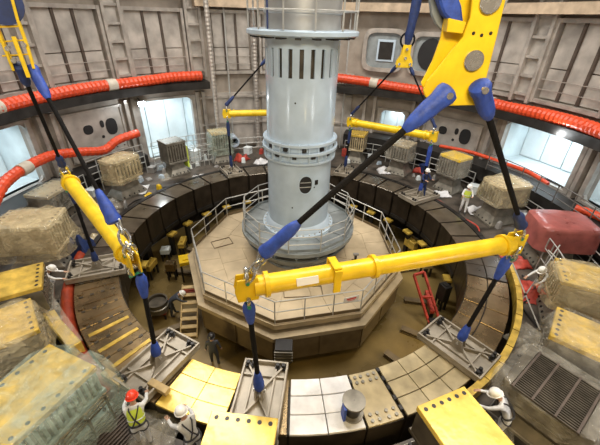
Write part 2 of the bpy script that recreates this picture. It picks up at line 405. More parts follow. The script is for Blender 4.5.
def hose(path, r, lab, step=.13):
    pts = [Vector(p) for p in path]
    # resample (Catmull-Rom)
    out = []
    for i in range(len(pts)-1):
        p0 = pts[max(i-1, 0)]; p1 = pts[i]; p2 = pts[i+1]; p3 = pts[min(i+2, len(pts)-1)]
        n = max(2, int((p2-p1).length/step))
        for k in range(n):
            t = k/n
            out.append(.5*((2*p1)+(p2-p0)*t+(2*p0-5*p1+4*p2-p3)*t*t+(3*p1-p0-3*p2+p3)*t**3))
    out.append(pts[-1])
    rr = [r*(1.0 if i % 2 else .90) for i in range(len(out))]
    o = MB().tube(out, rr, 12).build('flexible_hose', M['orange'])
    return tag(o, lab, 'hose'), out
def cuff(parent, a, b, r): MB().tube([a, b], r, 14).build('coupling', M['cuff'], parent, True)
h, pts = hose([pol(13.85, a, z) for a, z in ((184, 5.95), (170, 5.92), (160, 5.98), (150, 6.02), (143, 6.0), (135, 6.04), (128, 6.12), (120.5, 6.10))], .33, 'long orange corrugated hose on the dark ledge, left of the column')
cuff(h, pol(13.85, 144.2, 6.01), pol(13.85, 146.6, 6.01), .35); cuff(h, pol(13.85, 171.3, 5.93), pol(13.85, 173, 5.93), .35)
h, pts = hose([pol(13.85, a, z) for a, z in ((79.5, 6.0), (70, 5.88), (60, 5.72), (50, 5.70), (40, 5.72), (30, 5.62), (20, 5.70), (10, 5.72), (-6, 5.7))], .33, 'long orange corrugated hose on the dark ledge, right of the column')
cuff(h, pol(13.85, 66.2, 5.81), pol(13.85, 68.6, 5.85), .35); cuff(h, pol(13.85, 33.0, 5.68), pol(13.85, 35.6, 5.70), .35)
h, pts = hose([atr(-8, 205, 12.7), atr(2, 186, 12.8), atr(18, 172, 12.9), atr(40, 160, 13.0), atr(55, 155, 13.1), atr(80, 152, 13.1), atr(104, 150, 13.1), atr(118, 140, 13.1), atr(138, 133, 13.1)], .26, 'orange corrugated hose rising from left edge to the bright port')
cuff(h, atr(20, 171, 12.9), atr(29, 166, 12.93), .29)
h, pts = hose([atr(440, 146, 13.45), atr(470, 152, 13.45), atr(500, 162, 13.45), atr(528, 172, 13.45), atr(548, 184, 13.45)], .12, 'thin orange hose lying on the right gallery edge')
h, pts = hose([at(575, 208, 2.2), at(590, 213, 2.2), at(612, 222, 2.2)], .2, 'short orange hose piece at the far right gallery edge')

# vertical corrugated ducts and pipes on rear wall
def duct(a, r, lab, rr=14.35, z0=.4, z1=12):
    n = int((z1-z0)/.12); o = MB().tube([pol(rr, a, z0+(z1-z0)*k/n) for k in range(n+1)], [r*(1 if k % 2 else .88) for k in range(n+1)], 10).build('vertical_duct', M['frame'])
    return tag(o, lab, 'duct')
duct(117.6, .17, 'corrugated vertical duct at the corner left of the column', 13.3)
duct(104, .19, 'corrugated vertical duct close behind the column, left side')
for a, lab in ((112, 'thin vertical pipe midway between the two rear ducts'), (76.5, 'thin vertical pipe just right of the column')):
    tag(MB().tube([pol(14.4, a, .5), pol(14.4, a, 11)], .06, 8).build('wall_pipe', M['rail']), lab, 'pipe')
# round duct mouth
p = at(233, 131, 2.2); e = empty('duct_mouth', pol(13.4, 113, 1.4), 'round pale duct mouth on rear wall beside left rear block', 'duct', R(113-90))
MB().lathe([(.42, -.5), (.42, .5), (.30, .5), (.30, -.5)], 24, closed=True).build('collar', M['column'], e, True)
e.rotation_euler = (R(90), 0, R(113-90))
MB().cyl((0, 0, -.3), (0, 0, -.2), .3, 20).build('grille', M['dark'], e)

# ------------------------------------------------------------------ central platform (nine-sided)
VA = [-177+40*k for k in range(9)]
RP = 5.02
e = empty('work_platform', (0, 0, PZ), 'beige nine-sided work platform standing around the central column', 'platform')
def ngon(r): return [(r*math.cos(R(a)), r*math.sin(R(a))) for a in VA]
MB().prism(ngon(RP), -.25-PZ, -.02-PZ).build('deck_slab', M['decktrim'], e)
MB().prism(ngon(5.3), -.62-PZ, -.42-PZ).build('skirt_step', M['decktrim'], e)
MB().prism(ngon(5.14), -1.9-PZ, -.6-PZ).build('drum', M['deckside'], e)
MB().prism(ngon(4.85), -.5-PZ, -.2-PZ).build('core', M['black'], e)
MB().prism(ngon(4.6), 0, -1.9-PZ).build('drum_base', M['dark'], e)
for k in range(9):
    a0, a1 = VA[k], VA[k]+40
    p0, p1 = pol(5.16, a0, 0), pol(5.16, a1, 0)
    for j in range(2):
        q0 = p0.lerp(p1, (j+.03)/2); q1 = p0.lerp(p1, (j+.97)/2)
        mid = (q0+q1)/2; n = mid.normalized()
        MB().bar(q0+Vector((0, 0, -1.25-PZ)), q1+Vector((0, 0, -1.25-PZ)), .06, 1.2).build('side_panel', M['deckside'], e)
# deck tiles: strips clipped per sector: four rows
for k in range(9):
    a0 = VA[k]
    c0, c1 = pol(1, a0), pol(1, a0+40)
    rows = [(1.5, 2.6), (2.6, 3.8), (3.8, 4.97)]
    for i, (r0, r1) in enumerate(rows):
        cols = i+1
        for j in range(cols):
            A = c0.lerp(c1, j/cols); B = c0.lerp(c1, (j+1)/cols)
            q = [A*r0, B*r0, B*r1, A*r1]; c = sum(q, Vector())/4
            q = [c+(v-c)*.985 for v in q]
            dz = rnd.uniform(0, .006)
            MB().prism([(v.x, v.y) for v in q], -.02-PZ, .0+dz-PZ).build('deck_tile', M['deck'], e)
# square hatch outlines
for (px, py, ww, rot) in ((222, 243, .95, 30), (303, 292, 1.6, 6)):
    p = at(px, py, 0); f = MB(); MM = Matrix.Rotation(R(rot), 3, 'Z')
    hh = .6
    for s_ in (-1, 1):
        f.box(Vector((p.x, p.y, .02-PZ))+MM @ Vector((0, s_*hh/2, 0)), (ww, .03, .03), MM)
        f.box(Vector((p.x, p.y, .02-PZ))+MM @ Vector((s_*ww/2, 0, 0)), (.03, hh, .03), MM)
    f.build('floor_hatch', M['deckside'], e)
# bracket on the front drum face
p = at(284, 345, -.55); br = MB().box((p.x, p.y-.1, -.75-PZ), (.62, .5, .7)).build('bracket', M['bolt'], e)
for k in range(4): MB().box((p.x, p.y-.37, -.5-.15*k-PZ), (.66, .06, .05)).build('bracket_slat', M['block'], e)
# railing
e = empty('platform_railing', (0, 0, 0), 'grey guardrail with posts and rails around the beige platform edge', 'railing')
post = None
verts = [pol(4.92, a) for a in VA]
for k in range(9):
    p0, p1 = verts[k], verts[(k+1) % 9]
    for j in range(3):
        p = p0.lerp(p1, j/3)
        if post is None: post = MB().tube([(0, 0, .0), (0, 0, 1.1)], .026, 6).build('post', M['rail'], e, loc=p)
        else: share(post, e, p)
    for z in (1.1, .58): MB().tube([p0+Vector((0, 0, z)), p1+Vector((0, 0, z))], .024, 6).build('rail', M['rail'], e)
    MB().bar(p0+Vector((0, 0, .09)), p1+Vector((0, 0, .09)), .02, .15).build('toe_board', M['deckside'], e)
p = at(360, 304, .85)
a_ = math.degrees(math.atan2(p.y, p.x))
s = empty('warning_sign', verts[2].lerp(verts[3], .86)+Vector((.02, -.04, .62)), 'white rectangular sign with red print hanging on the platform railing', 'sign', R(20))
MB().box((0, 0, .15), (.62, .02, .26)).build('board', M['sign'], s)
MB().box((0, -.012, .18), (.4, .006, .07)).build('red_print', M['signred'], s)
MB().box((0, -.012, .10), (.28, .006, .025)).build('red_print', M['signred'], s)

# small things standing on platform
for (px, py, hh, lab) in ((355, 262, .45, 'small dark stand on the deck right of the pedestal'), (345, 268, .35, 'small black box on the deck beside the pedestal')):
    p = at(px, py, 0); t = empty('stand', p, lab, 'stand')
    MB().box((0, 0, hh*.5), (.10, .10, hh)).build('post', M['bolt'], t); MB().box((0, 0, .03), (.3, .3, .06)).build('foot', M['dark'], t); MB().box((0, 0, hh), (.25, .12, .08)).build('head', M['tool'], t)

# ------------------------------------------------------------------ column and pedestal
CX = .12
e = empty('column_pedestal', (CX, 0, 0), 'grey blue flared round pedestal with walkway at the column foot', 'pedestal')
PD = 1.52
MB().lathe([(0.01, .006), (1.75, .006), (1.75, .12), (1.62, .18), (1.72, .55), (2.2, 1.02), (2.58, 1.30), (2.62, 1.34), (2.62, PD), (1.3, PD)], 48).build('flared_base', M['ped'], e, True)
MB().lathe([(1.95, .42), (2.0, .42), (2.45, .98), (2.36, .98)], 48, closed=True).build('skirt_band', M['ped'], e, True)
for k in range(16):
    MB().bar(pol(1.7, k*22.5, .1), pol(2.42, k*22.5, 1.18), .06, .12).build('gusset', M['ped'], e)
for k in range(12): MB().wedge(1.5, 2.56, k*30+1, k*30+29, PD, PD+.03, 4).build('walkway_plate', M['ped'], e)
e = empty('pedestal_railing', (CX, 0, PD), 'light grey railing ringing the pedestal walkway at the column foot', 'railing')
pv = [pol(2.55, 22.5+30*k) for k in range(12)]
for k in range(12):
    MB().tube([pv[k], pv[k]+Vector((0, 0, 1.1))], .026, 6).build('post', M['rail'], e)
    for z in (1.1, .75, .4): MB().tube([pv[k]+Vector((0, 0, z)), pv[(k+1) % 12]+Vector((0, 0, z))], .022, 6).build('rail', M['rail'], e)
    MB().bar(pv[k]+Vector((0, 0, .08)), pv[(k+1) % 12]+Vector((0, 0, .08)), .015, .15).build('toe_board', M['ped'], e)
RC = 1.35
e = empty('central_column', (CX, 0, PD), 'tall pale blue cylindrical steel column with slots in the pit middle', 'column')
Z0 = PD
SL = [-90+360/22*k for k in range(22)]
# shaft with real slot openings between z 8.0 and 8.9
sh = MB(); sh.lathe([(1.62, .03), (1.62, .16), (1.5, .2), (1.42, .42), (RC, .5), (RC, 8.0-Z0)], 72)
for a in SL:
    sh.wedge(RC-.08, RC, a+3.1, a+360/22-3.1, 8.0-Z0, 8.9-Z0, 3)
sh.lathe([(RC-.08, 8.0-Z0), (RC, 8.0-Z0)], 72); sh.lathe([(RC-.08, 8.9-Z0), (RC, 8.9-Z0), (RC, 9.3-Z0)], 72)
sh.build('shaft', M['column'], e, True)
MB().lathe([(RC-.14, 7.8-Z0), (RC-.14, 9.1-Z0)], 48).build('inner_sleeve', M['blockd'], e, True)
MB().lathe([(1.33, 9.3-Z0), (1.33, 13.5-Z0), (.01, 13.5-Z0)], 64).build('upper_shaft', M['column2'], e, True)
for z in (9.9, 10.6, 11.4): MB().lathe([(1.34, 0), (1.38, .03), (1.38, .08), (1.34, .11)], 48, (0, 0, z-Z0)).build('band', M['column2'], e, True)
# flange pair with gussets
MB().lathe([(RC, 5.70-Z0), (RC+.16, 5.70-Z0), (RC+.16, 5.60-Z0), (RC, 5.60-Z0)], 64, closed=True).build('flange', M['column'], e, True)
MB().lathe([(RC, 5.38-Z0), (RC+.2, 5.38-Z0), (RC+.2, 5.28-Z0), (RC, 5.28-Z0)], 64, closed=True).build('flange', M['column'], e, True)
MB().lathe([(RC, 4.98-Z0), (RC+.14, 4.98-Z0), (RC+.14, 4.90-Z0), (RC, 4.90-Z0)], 64, closed=True).build('flange', M['column'], e, True)
gus = MB().box((RC+.07, 0, 0), (.14, .035, .80)).build('gusset', M['column'], e, loc=(0, 0, 5.32-Z0))
for k in range(1, 24): share(gus, e, (0, 0, 5.32-Z0), R(15*k))
bl = MB().box((RC+.05, 0, 0), (.10, .16, .12)).build('clamp_block', M['bolt'], e, loc=(0, 0, 5.20-Z0), rz=R(7.5))
for k in range(1, 24): share(bl, e, (0, 0, 5.20-Z0 if k % 2 else 5.48-Z0), R(15*k+7.5))
# porthole
pa = -78
def cylpatch(mb, a, zc, rx, rz_, r, n=24):
    vs = [pol(r, a, zc)]
    for k in range(n):
        t = 2*math.pi*k/n; vs.append(pol(r, a+math.degrees(rx*math.cos(t)/RC), zc+rz_*math.copysign(abs(math.sin(t))**.8, math.sin(t))))
    return mb.add(vs, [(0, k+1, (k+1) % n+1) for k in range(n)])
def patchring(mb, a, zc, rx, rz_, r0, r1, w_, n=28):
    loops = []
    for (dr, dw) in ((r0, 0), (r1, 0), (r1, w_), (r0, w_)):
        loops += [pol(dr, a+math.degrees((rx+dw)*math.cos(2*math.pi*k/n)/RC), zc+(rz_+dw)*math.copysign(abs(math.sin(2*math.pi*k/n))**.8, math.sin(2*math.pi*k/n))) for k in range(n)]
    return mb.add(loops, [(j*n+k, j*n+(k+1) % n, ((j+1) % 4)*n+(k+1) % n, ((j+1) % 4)*n+k) for j in range(4) for k in range(n)])
cylpatch(MB(), pa, 4.05-Z0, .25, .38, RC+.012).build('porthole', M['black'], e)
patchring(MB(), pa, 4.05-Z0, .25, .38, RC-.01, RC+.05, .05).build('porthole_rim', M['column'], e, True)
MB().bar(pol(RC+.03, pa-9, 4.15-Z0), pol(RC+.03, pa+9, 4.15-Z0), .02, .03).build('porthole_bar', M['rail'], e)
MB().bar(pol(RC+.03, pa-10, 3.95-Z0), pol(RC+.03, pa+10, 3.95-Z0), .02, .03).build('porthole_bar', M['rail'], e)
MB().wedge(RC, RC+.02, pa+17, pa+23, 4.0-Z0, 4.2-Z0, 2).build('small_plate', M['dark'], e)
for a, z in ((-98, 7.2), (-100, 3.0), (-62, 3.9)): cylpatch(MB(), a, z-Z0, .03, .035, RC+.012, 10).build('bolt_hole', M['bolt'], e)
# base bolts
bt = MB().cyl((1.53, 0, .16), (1.53, 0, .24), .035, 6).build('base_bolt', M['rail'], e)
for k in range(1, 36): share(bt, e, (0, 0, 0), R(10*k))
# upper ring deck
d = empty('column_top_deck', (CX, 0, 9.25), 'pale round service deck with tall railing around the column top', 'platform')
MB().lathe([(1.33, 0), (1.9, 0), (1.98, .05), (1.98, .16), (1.9, .2), (1.33, .2)], 56, closed=True).build('deck_ring', M['column'], d, True)
for k in range(18):
    MB().wedge(1.4, 1.86, 20*k+3, 20*k+9, -.06, .0, 2).build('under_bracket', M['dark'], d)
for k in range(12):
    a = 30*k+12; MB().tube([pol(1.9, a, .2), pol(1.9, a, 2.3)], .03, 6).build('post', M['rail'], d)
for z in (.75, 1.3, 1.85): MB().ring([pol(1.9, 10*k, z) for k in range(36)], .022, 6).build('rail', M['rail'], d)
# straps hanging above deck
for a, lab in ((-128, 'dark blue strap hanging in front of upper left column'),):
    tag(MB().bar(pol(1.62, a, 9.46), pol(1.62, a, 12.5), .16, .05).build('hanging_strap', M['bluedk']), lab, 'strap')

# ------------------------------------------------------------------ ring coil
e = empty('ring_coil', (0, 0, PZ), 'huge segmented dark ring magnet encircling the platform', 'ring magnet')
RI, RX, ZT, ZB = 7.7, 9.25, .8-PZ, -.8-PZ
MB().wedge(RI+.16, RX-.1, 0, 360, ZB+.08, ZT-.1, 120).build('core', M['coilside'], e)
a = -8.0
while a < 188:
    wd = 9.6+rnd.uniform(-.6, .6)
    b = min(a+wd, 190)
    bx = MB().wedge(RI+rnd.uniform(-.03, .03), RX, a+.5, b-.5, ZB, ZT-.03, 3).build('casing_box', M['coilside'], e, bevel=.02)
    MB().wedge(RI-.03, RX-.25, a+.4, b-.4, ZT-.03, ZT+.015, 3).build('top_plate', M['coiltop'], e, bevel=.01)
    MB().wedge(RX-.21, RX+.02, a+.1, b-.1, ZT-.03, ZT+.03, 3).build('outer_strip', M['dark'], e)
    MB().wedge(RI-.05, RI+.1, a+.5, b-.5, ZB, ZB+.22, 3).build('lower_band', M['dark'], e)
    a = b
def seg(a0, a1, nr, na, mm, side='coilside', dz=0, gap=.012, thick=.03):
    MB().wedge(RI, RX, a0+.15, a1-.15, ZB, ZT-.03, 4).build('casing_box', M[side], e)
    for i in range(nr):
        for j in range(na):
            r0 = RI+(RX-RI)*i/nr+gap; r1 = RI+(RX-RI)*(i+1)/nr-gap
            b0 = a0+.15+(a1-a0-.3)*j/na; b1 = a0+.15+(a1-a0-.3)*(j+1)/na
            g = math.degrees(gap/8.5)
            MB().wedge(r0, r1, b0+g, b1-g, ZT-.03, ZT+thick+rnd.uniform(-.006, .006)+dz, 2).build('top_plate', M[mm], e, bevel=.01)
seg(-170, -159, 1, 3, 'coil'); seg(-159, -154, 1, 1, 'steel')
seg(-154, -122, 1, 6, 'steel')
for k in range(6):   # raised seams and ports of the left segment
    aa = -154+32*(k+.5)/6
    MB().wedge(RI+.15, RX-.15, aa-.45, aa+.45, ZT+.02, ZT+.055, 1).build('seam_bar', M['ydull' if k > 2 else 'steel'], e)  # yellow bars toward the front: golden shine put into their colour
    p = pol(RX-.22, aa+1.3, ZT); MB().cyl(p, p+Vector((0, 0, .07)), .11, 14).build('cap', M['steel'], e, True)
for k in range(7):
    aa = -154+32*k/6
    for r_ in (7.95, 8.3, 8.65, 9.0): MB().box(pol(r_, aa, ZT+.03), (.12, .09, .05), Matrix.Rotation(R(aa), 3, 'Z')).build('seam_block', M['blockd'], e)
seg(-122, -112.5, 1, 2, 'steel'); seg(-112.5, -100, 3, 2, 'ylwpaint_glow', thick=.05, gap=.004); seg(-100, -89.5, 1, 2, 'steel')  # yellow panels: warm glow and reflection put into the plate colour
seg(-89.5, -76.8, 3, 2, 'whtfilm_sheen', thick=.05)  # white panels: pale reflection put into the plate colour
seg(-76.8, -70, 1, 1, 'pale')
for r_ in (7.85, 8.02, 8.95, 9.12):
    for aa in (-75.6, -74.3, -72.6, -71.2):
        MB().cyl(pol(r_, aa, ZT+.03), pol(r_, aa, ZT+.075), .05, 6).build('bolt', M['block'], e)
for r_ in (7.8, 8.1, 8.4, 8.7, 9.0): MB().box(pol(r_, -69.9, ZT+.05), (.13, .09, .06), Matrix.Rotation(R(-70), 3, 'Z')).build('seam_block', M['bolt'], e)
for r_ in (7.95, 8.25, 8.55, 8.85): MB().box(pol(r_, -76.8, ZT+.05), (.12, .07, .05), Matrix.Rotation(R(-77), 3, 'Z')).build('seam_block', M['bolt'], e)
seg(-69.7, -54, 3, 3, 'pale', thick=.04); seg(-54, -45, 1, 2, 'steel')
seg(-45, -20, 2, 4, 'steel', gap=.018); seg(-20, -8, 2, 2, 'coil', gap=.015)
# yellow support pads under inner edge
for k, (aa) in enumerate((150, 139, 128, 117, 60, 50, 40, 28, 160, 18, -5, -178)):
    MB().box(pol(7.62, aa, ZB-.30), (.36, .5, .12), Matrix.Rotation(R(aa), 3, 'Z')).build('support_pad', M['ydull'], e)
    MB().box(pol(7.75, aa, (ZB-.36)/2), (.22, .22, ZB-.36), Matrix.Rotation(R(aa), 3, 'Z')).build('support_post', M['dark'], e)
for aa in (170, 95, 75, -30, -60, -85, -110, -140):
    MB().box(pol(8.4, aa, ZB/2), (.4, .4, ZB), Matrix.Rotation(R(aa), 3, 'Z')).build('support_post', M['dark'], e)

# outer edge guards
o = MB(); g = empty('edge_guard', pol(9.5, -30, LZ), 'curved yellow timber guard along the right outer edge of the ring', 'edge guard')
for k in range(9):
    a0 = -58+5.2*k
    ob = MB().wedge(9.42, 9.62, a0+.1, a0+5.1, .55, 1.0, 2).build('guard_board', M['ydull'])
    ob.parent = g; ob.matrix_parent_inverse = Matrix.Translation(-g.location)
    ob = MB().wedge(9.46, 9.58, a0+.8, a0+1.3, LZ, .55, 1).build('guard_foot', M['dark'])
    ob.parent = g; ob.matrix_parent_inverse = Matrix.Translation(-g.location)
o = MB().tube([pol(9.5, -171+k*2.5, .62+.02*math.sin(k*2)) for k in range(21)], .22, 10).build('edge_pad', M['brick'], None, True)
tag(o, 'red brown padded tube along the left outer edge of the ring', 'edge pad')
b = empty('wrapped_beam', at(55, 320, LZ), 'yellow curved beam under plastic film, beside the red brown pad', 'beam')
pth = [at(38, 288, 1.0)-b.location, at(45, 308, 1.0)-b.location, at(58, 328, 1.0)-b.location, at(78, 350, 1.0)-b.location]
for q0, q1 in zip(pth, pth[1:]): MB().bar(q0, q1, .34, .5).build('beam_piece', M['ylwpaint_glow'], b, bevel=.03)
MB().bar(pth[0]+Vector((0, 0, .3)), pth[-1]+Vector((0, 0, .3)), .42, .06).build('film', M['film'], b)
MB().box((0, 0, .18), (.3, .3, .36)).build('stand', M['dark'], b)

# ------------------------------------------------------------------ shackles, slings, plates, beams
def shackle(name_parent, top, s=1.0, rz=0, matn='chrome', M4=None):
    """bow shackle part hanging from top"""
    T = Matrix.Translation(Vector(top)) @ Matrix.Rotation(rz, 4, 'Z')
    if M4 is not None: T = Matrix.Translation(Vector(top)) @ M4
    pts = [Vector((.11*math.cos(t), 0, .0+.12*math.sin(t))) for t in [R(-30+240*k/10) for k in range(11)]]
    pts = [Vector((.075, 0, -.22))]+[Vector((p.x, 0, p.z-.12)) for p in pts]+[Vector((-.075, 0, -.22))]
    sh_ = MB().tube([T @ (p*s) for p in pts], .032*s, 8).build('shackle', M[matn], name_parent, True)
    MB().tube([T @ Vector((-.13*s, 0, -.23*s)), T @ Vector((.13*s, 0, -.23*s))], .034*s, 8).build('shackle_pin', M['green'], name_parent, True)
    return sh_
def sleeve(a, b, r0, r1, parent, mm='blue'):
    a, b = Vector(a), Vector(b)
    pts = [a.lerp(b, t) for t in (0, .12, .35, .6, .82, 1)]
    rr = [r0, r0*1.25, (r0+r1)/2*1.1, r1*1.05, r1, r1*.62]
    MB().tube(pts, rr, 12).build('sleeve', M[mm], parent, True)
def sling(a, b, r, lab, la=.55, lb=.55, w1=.13, mm='blue', group=None):
    """rope from a (upper) to b (lower) with wide blue sleeves at both ends"""
    a, b = Vector(a), Vector(b); e = empty('lifting_sling', b, lab, 'sling', group=group)
    d = a-b; L = d.length; u = d/L
    n = 14
    MB().tube([d*(k/n) for k in range(n+1)], r, 10).build('rope', M['rope'], e, True)
    if lb: sleeve(u*lb, u*.0, r*1.25, w1, e, mm)
    if la: sleeve(d-u*la, d, r*1.25, w1, e, mm)
    return e
def lifting_plate(a, rc, lab, wd=1.3, ln=2.1, z=.86):
    p = pol(rc, a, z); e = empty('lifting_plate', p, lab, 'lifting plate', R(a-90))
    MB().box((0, 0, .05), (wd, ln, .10)).build('base_plate', M['plate'], e, bevel=.015)
    f = MB()
    for s_ in (-1, 1):
        f.box((s_*(wd/2-.03), 0, .17), (.06, ln, .14)); f.box((0, s_*(ln/2-.03), .17), (wd-.12, .06, .14))
    f.build('edge_flange', M['plate'], e, bevel=.008)
    for s_ in (-1, 1):
        MB().bar((s_*(wd/2-.1), -ln/2+.1, .16), (0, -.1, .16), .05, .12).build('stiffener', M['plate'], e)
        MB().bar((s_*(wd/2-.1), ln/2-.1, .16), (0, .1, .16), .05, .12).build('stiffener', M['plate'], e)
        MB().box((s_*wd*.24, 0, .14), (.05, ln-.16, .08)).build('stiffener', M['plate'], e)
    MB().box((0, ln*.28, .14), (wd-.14, .05, .08)).build('stiffener', M['plate'], e)
    MB().box((0, -ln*.28, .14), (wd-.14, .05, .08)).build('stiffener', M['plate'], e)
    for sy in (-1, 1):
        for sx in (-.40, -.27, .27, .40):
            b_ = MB().cyl((sx*wd, sy*(ln/2-.16), .1), (sx*wd, sy*(ln/2-.16), .32), .055, 8).build('bolt', M['bolt'], e, True)
            MB().cyl((sx*wd, sy*(ln/2-.16), .13), (sx*wd, sy*(ln/2-.16), .19), .09, 6).build('nut', M['bolt'], b_)
    for sx in (-.09, .09):
        MB().prism([(-.22, 0), (.22, 0), (.12, .38), (-.12, .38)], sx-.025, sx+.025, Matrix(((0, 0, 1), (1, 0, 0), (0, 1, 0)))).build('lug', M['plate'], e, loc=(0, 0, .1))
    MB().tube([(-.16, 0, .38), (.16, 0, .38)], .05, 10).build('lug_pin', M['chrome'], e, True)
    return p+Vector((0, 0, .5))
PL = dict(
    l=lifting_plate(-158.5, 8.45, 'grey lifting plate on the left of the ring behind the yellow beam end'),
    fl=lifting_plate(-117.5, 8.3, 'large grey lifting plate left front, beside worker in red helmet'),
    f=lifting_plate(-95, 8.35, 'large grey lifting plate at front centre, left of white panels'),
    fr=lifting_plate(-50.5, 8.4, 'large grey lifting plate right front, above the pale grid panels'),
    r=lifting_plate(31, 8.4, 'pale grey lifting plate on the right rear of the ring'),
    br=lifting_plate(68, 8.4, 'small pale lifting plate on the rear of the ring right of column', 1.1, 1.6),
    bl=lifting_plate(121.5, 8.4, 'small pale lifting plate on the rear of the ring left of column', 1.1, 1.6))
def spreader(a, b, r, lab, tagged=False, fl=()):
    a, b = Vector(a), Vector(b); ang = math.atan2(b.y-a.y, b.x-a.x); L = (b-a).length
    e = empty('spreader_beam', a, lab, 'spreader beam'); q = (b-a).to_track_quat('X', 'Z')
    e.rotation_mode = 'QUATERNION'; e.rotation_quaternion = q
    MB().tube([(.15, 0, 0), (L-.15, 0, 0)], r, 20).build('tube', M['yellow'], e, True)
    for x in (.42,)+tuple(fl)+(L-.42,): MB().lathe([(r, -.05), (r*1.28, -.05), (r*1.28, .05), (r, .05)], 20, closed=True).build('collar', M['yellow'], e, True).rotation_euler = (0, R(90), 0)
    for o_ in e.children:
        pass
    xs = (.42,)+tuple(fl)+(L-.42,)
    for o_, x in zip([c for c in col.objects if c.parent == e and c.name.startswith('collar')], xs): o_.location = (x, 0, 0)
    for x, s_ in ((0, 1), (L, -1)):
        for y in (-r*.45, r*.45):
            MB().prism([(x-.22, -r*1.35), (x+.22, -r*1.35), (x+.30*s_ if s_ > 0 else x+.22, 0), (x+.22, r*1.35), (x-.22, r*1.35), (x-.28 if s_ > 0 else x-.30, 0)], y-.02, y+.02, Matrix(((1, 0, 0), (0, 0, 1), (0, 1, 0)))).build('end_plate', M['yellow'], e, bevel=.01)
        MB().tube([(x, -r*.7, r), (x, r*.7, r)], .05, 10).build('pin', M['chrome'], e, True)
        MB().tube([(x, -r*.7, -r), (x, r*.7, -r)], .05, 10).build('pin', M['chrome'], e, True)
        shackle(e, (x, 0, r+.27), 1.25, R(90)); shackle(e, (x, 0, -r+.06), 1.3, R(90))
    if tagged:
        MB().box((1.3, -r*.9, .08), (.50, .05, .17), Matrix.Rotation(R(-25), 3, 'X')).build('label_plate', M['sign'], e)
        for y in (-1, 1): MB().box((2.0, y*(r+.03), -.05), (.18, .05, .62)).build('clamp_plate', M['yellow'], e, bevel=.01)
        MB().box((2.0, 0, r+.05), (.18, r*2, .05)).build('clamp_plate', M['yellow'], e)
    return e
ZB_ = 4.6
def over(pl, z): return Vector((pl.x, pl.y, z))
A0, A1 = over(PL['f'], 4.78)+Vector((-.15, .1, 0)), at(515, 243, 4.75)
spreader(A0, A1, .225, 'big yellow tubular spreader beam hanging across the foreground', True, (3.0,) )
B0, B1 = over(PL['l'], 4.9)+Vector((.1, -.1, 0)), over(PL['fl'], 4.5)+Vector((-.1, .3, 0))
spreader(B0, B1, .22, 'yellow spreader beam at left hanging end-on above the blocks')
C0, C1 = over(PL['bl'], 4.7), Vector((1.2, 8.3, 4.7))
spreader(C0, C1, .19, 'yellow spreader beam at rear partly hidden by the column')
D0, D1 = over(PL['br'], 4.25)+Vector((.1, 0, 0)), over(PL['r'], 4.45)+Vector((.1, .2, 0))
spreader(D0, D1, .21, 'yellow spreader beam at right rear, hanging over the yellow topped blocks', False, (3.2,))
dz = Vector((0, 0, -.45)); uz = Vector((0, 0, .5))
sling(A0+dz, PL['f']+Vector((0, 0, -.1)), .065, 'vertical sling from front beam left end down to centre plate', .6, .7, .14)
sling(A1+dz, PL['fr']+Vector((0, 0, -.1)), .065, 'sling from front beam right end down to right front plate', .75, .6, .14)
sling(B1+dz+Vector((.1, 0, 0)), PL['fl']+Vector((0, 0, -.1)), .065, 'sling from left beam lower end to left front plate', .7, .5, .14)
sling(B0+dz, PL['l']+Vector((0, 0, -.1)), .06, 'sling from left beam far end to left plate', .5, .5, .12, 'bluedk')
sling(C0+dz, PL['bl']+Vector((0, 0, -.1)), .06, 'sling from rear beam down to plate left of column', .9, .8, .10, 'bluedk')
sling(D0+dz, PL['br']+Vector((0, 0, -.1)), .06, 'sling from right rear beam down to plate beside column', .9, .8, .10, 'bluedk')
sling(D1+dz, PL['r']+Vector((0, 0, -.1)), .06, 'sling from right rear beam outer end down to right rear plate', 1.2, .5, .12)
# chain of links beside sleeves on front plates
for nm, lab in (('f', 'galvanised shackle lying on centre lifting plate'), ('fl', 'galvanised shackle lying on left front lifting plate')):
    pass

# main hook block (foreground, right)
DH = 5.8
def hook_plane(px, py, y0):
    d = RIGHT*(px-300)+DOWN*(py-222.5)+FWD*F; return CAM+d*((y0-CAM.y)/d.y)
org = deep(460, 90, DH); Y0 = org.y
hb = empty('hook_block', org, 'large yellow crane hook plate with two pins hanging at top right', 'hook block')
def hp(pts, off, th, name, mm, bevel=.012):
    q = [hook_plane(x, y, Y0)-org for x, y in pts]; n = len(q)
    vs = [v+Vector((0, off, 0)) for v in q]+[v+Vector((0, off+th, 0)) for v in q]
    return MB().add(vs, [tuple(range(n)), tuple(range(n, 2*n))[::-1]]+[(i, (i+1) % n, n+(i+1) % n, n+i) for i in range(n)]).build(name, M[mm], hb, bevel=bevel)
front = [(473, -25), (507, -25), (503, 0), (494, 38), (484, 78), (482, 100), (478, 104), (438, 105), (424, 96), (422, 90), (426, 80), (436, 68), (450, 50), (461, 37), (468, 18)]
hp(front, -.09, .06, 'side_plate', 'yellow')
rear = [(455, -25), (490, -25), (480, 30), (470, 70), (468, 95), (430, 98), (424, 85), (436, 62), (444, 40), (450, 10)]
hp(rear, .16, .06, 'side_plate', 'yellow')
hp([(448, 18), (466, 22), (462, 34), (446, 32)], -.03, .2, 'spacer', 'yellow')
def disc(px, py, r, off, th, name, mm, parent=None):
    c = hook_plane(px, py, Y0)-org
    return MB().tube([c+Vector((0, off, 0)), c+Vector((0, off+th, 0))], r, 22).build(name, M[mm], parent or hb, True, .01)
disc(471, 60, .155, -.14, .4, 'pin', 'chrome'); disc(487, 2, .16, -.14, .4, 'pin', 'chrome')
disc(442, 92, .12, -.12, .3, 'pin', 'chrome'); disc(474, 90, .12, -.12, .3, 'pin', 'chrome')
for x, y in ((471, 33), (479, 35), (488, 33)): disc(x, y, .025, -.11, .04, 'bolt', 'bolt')
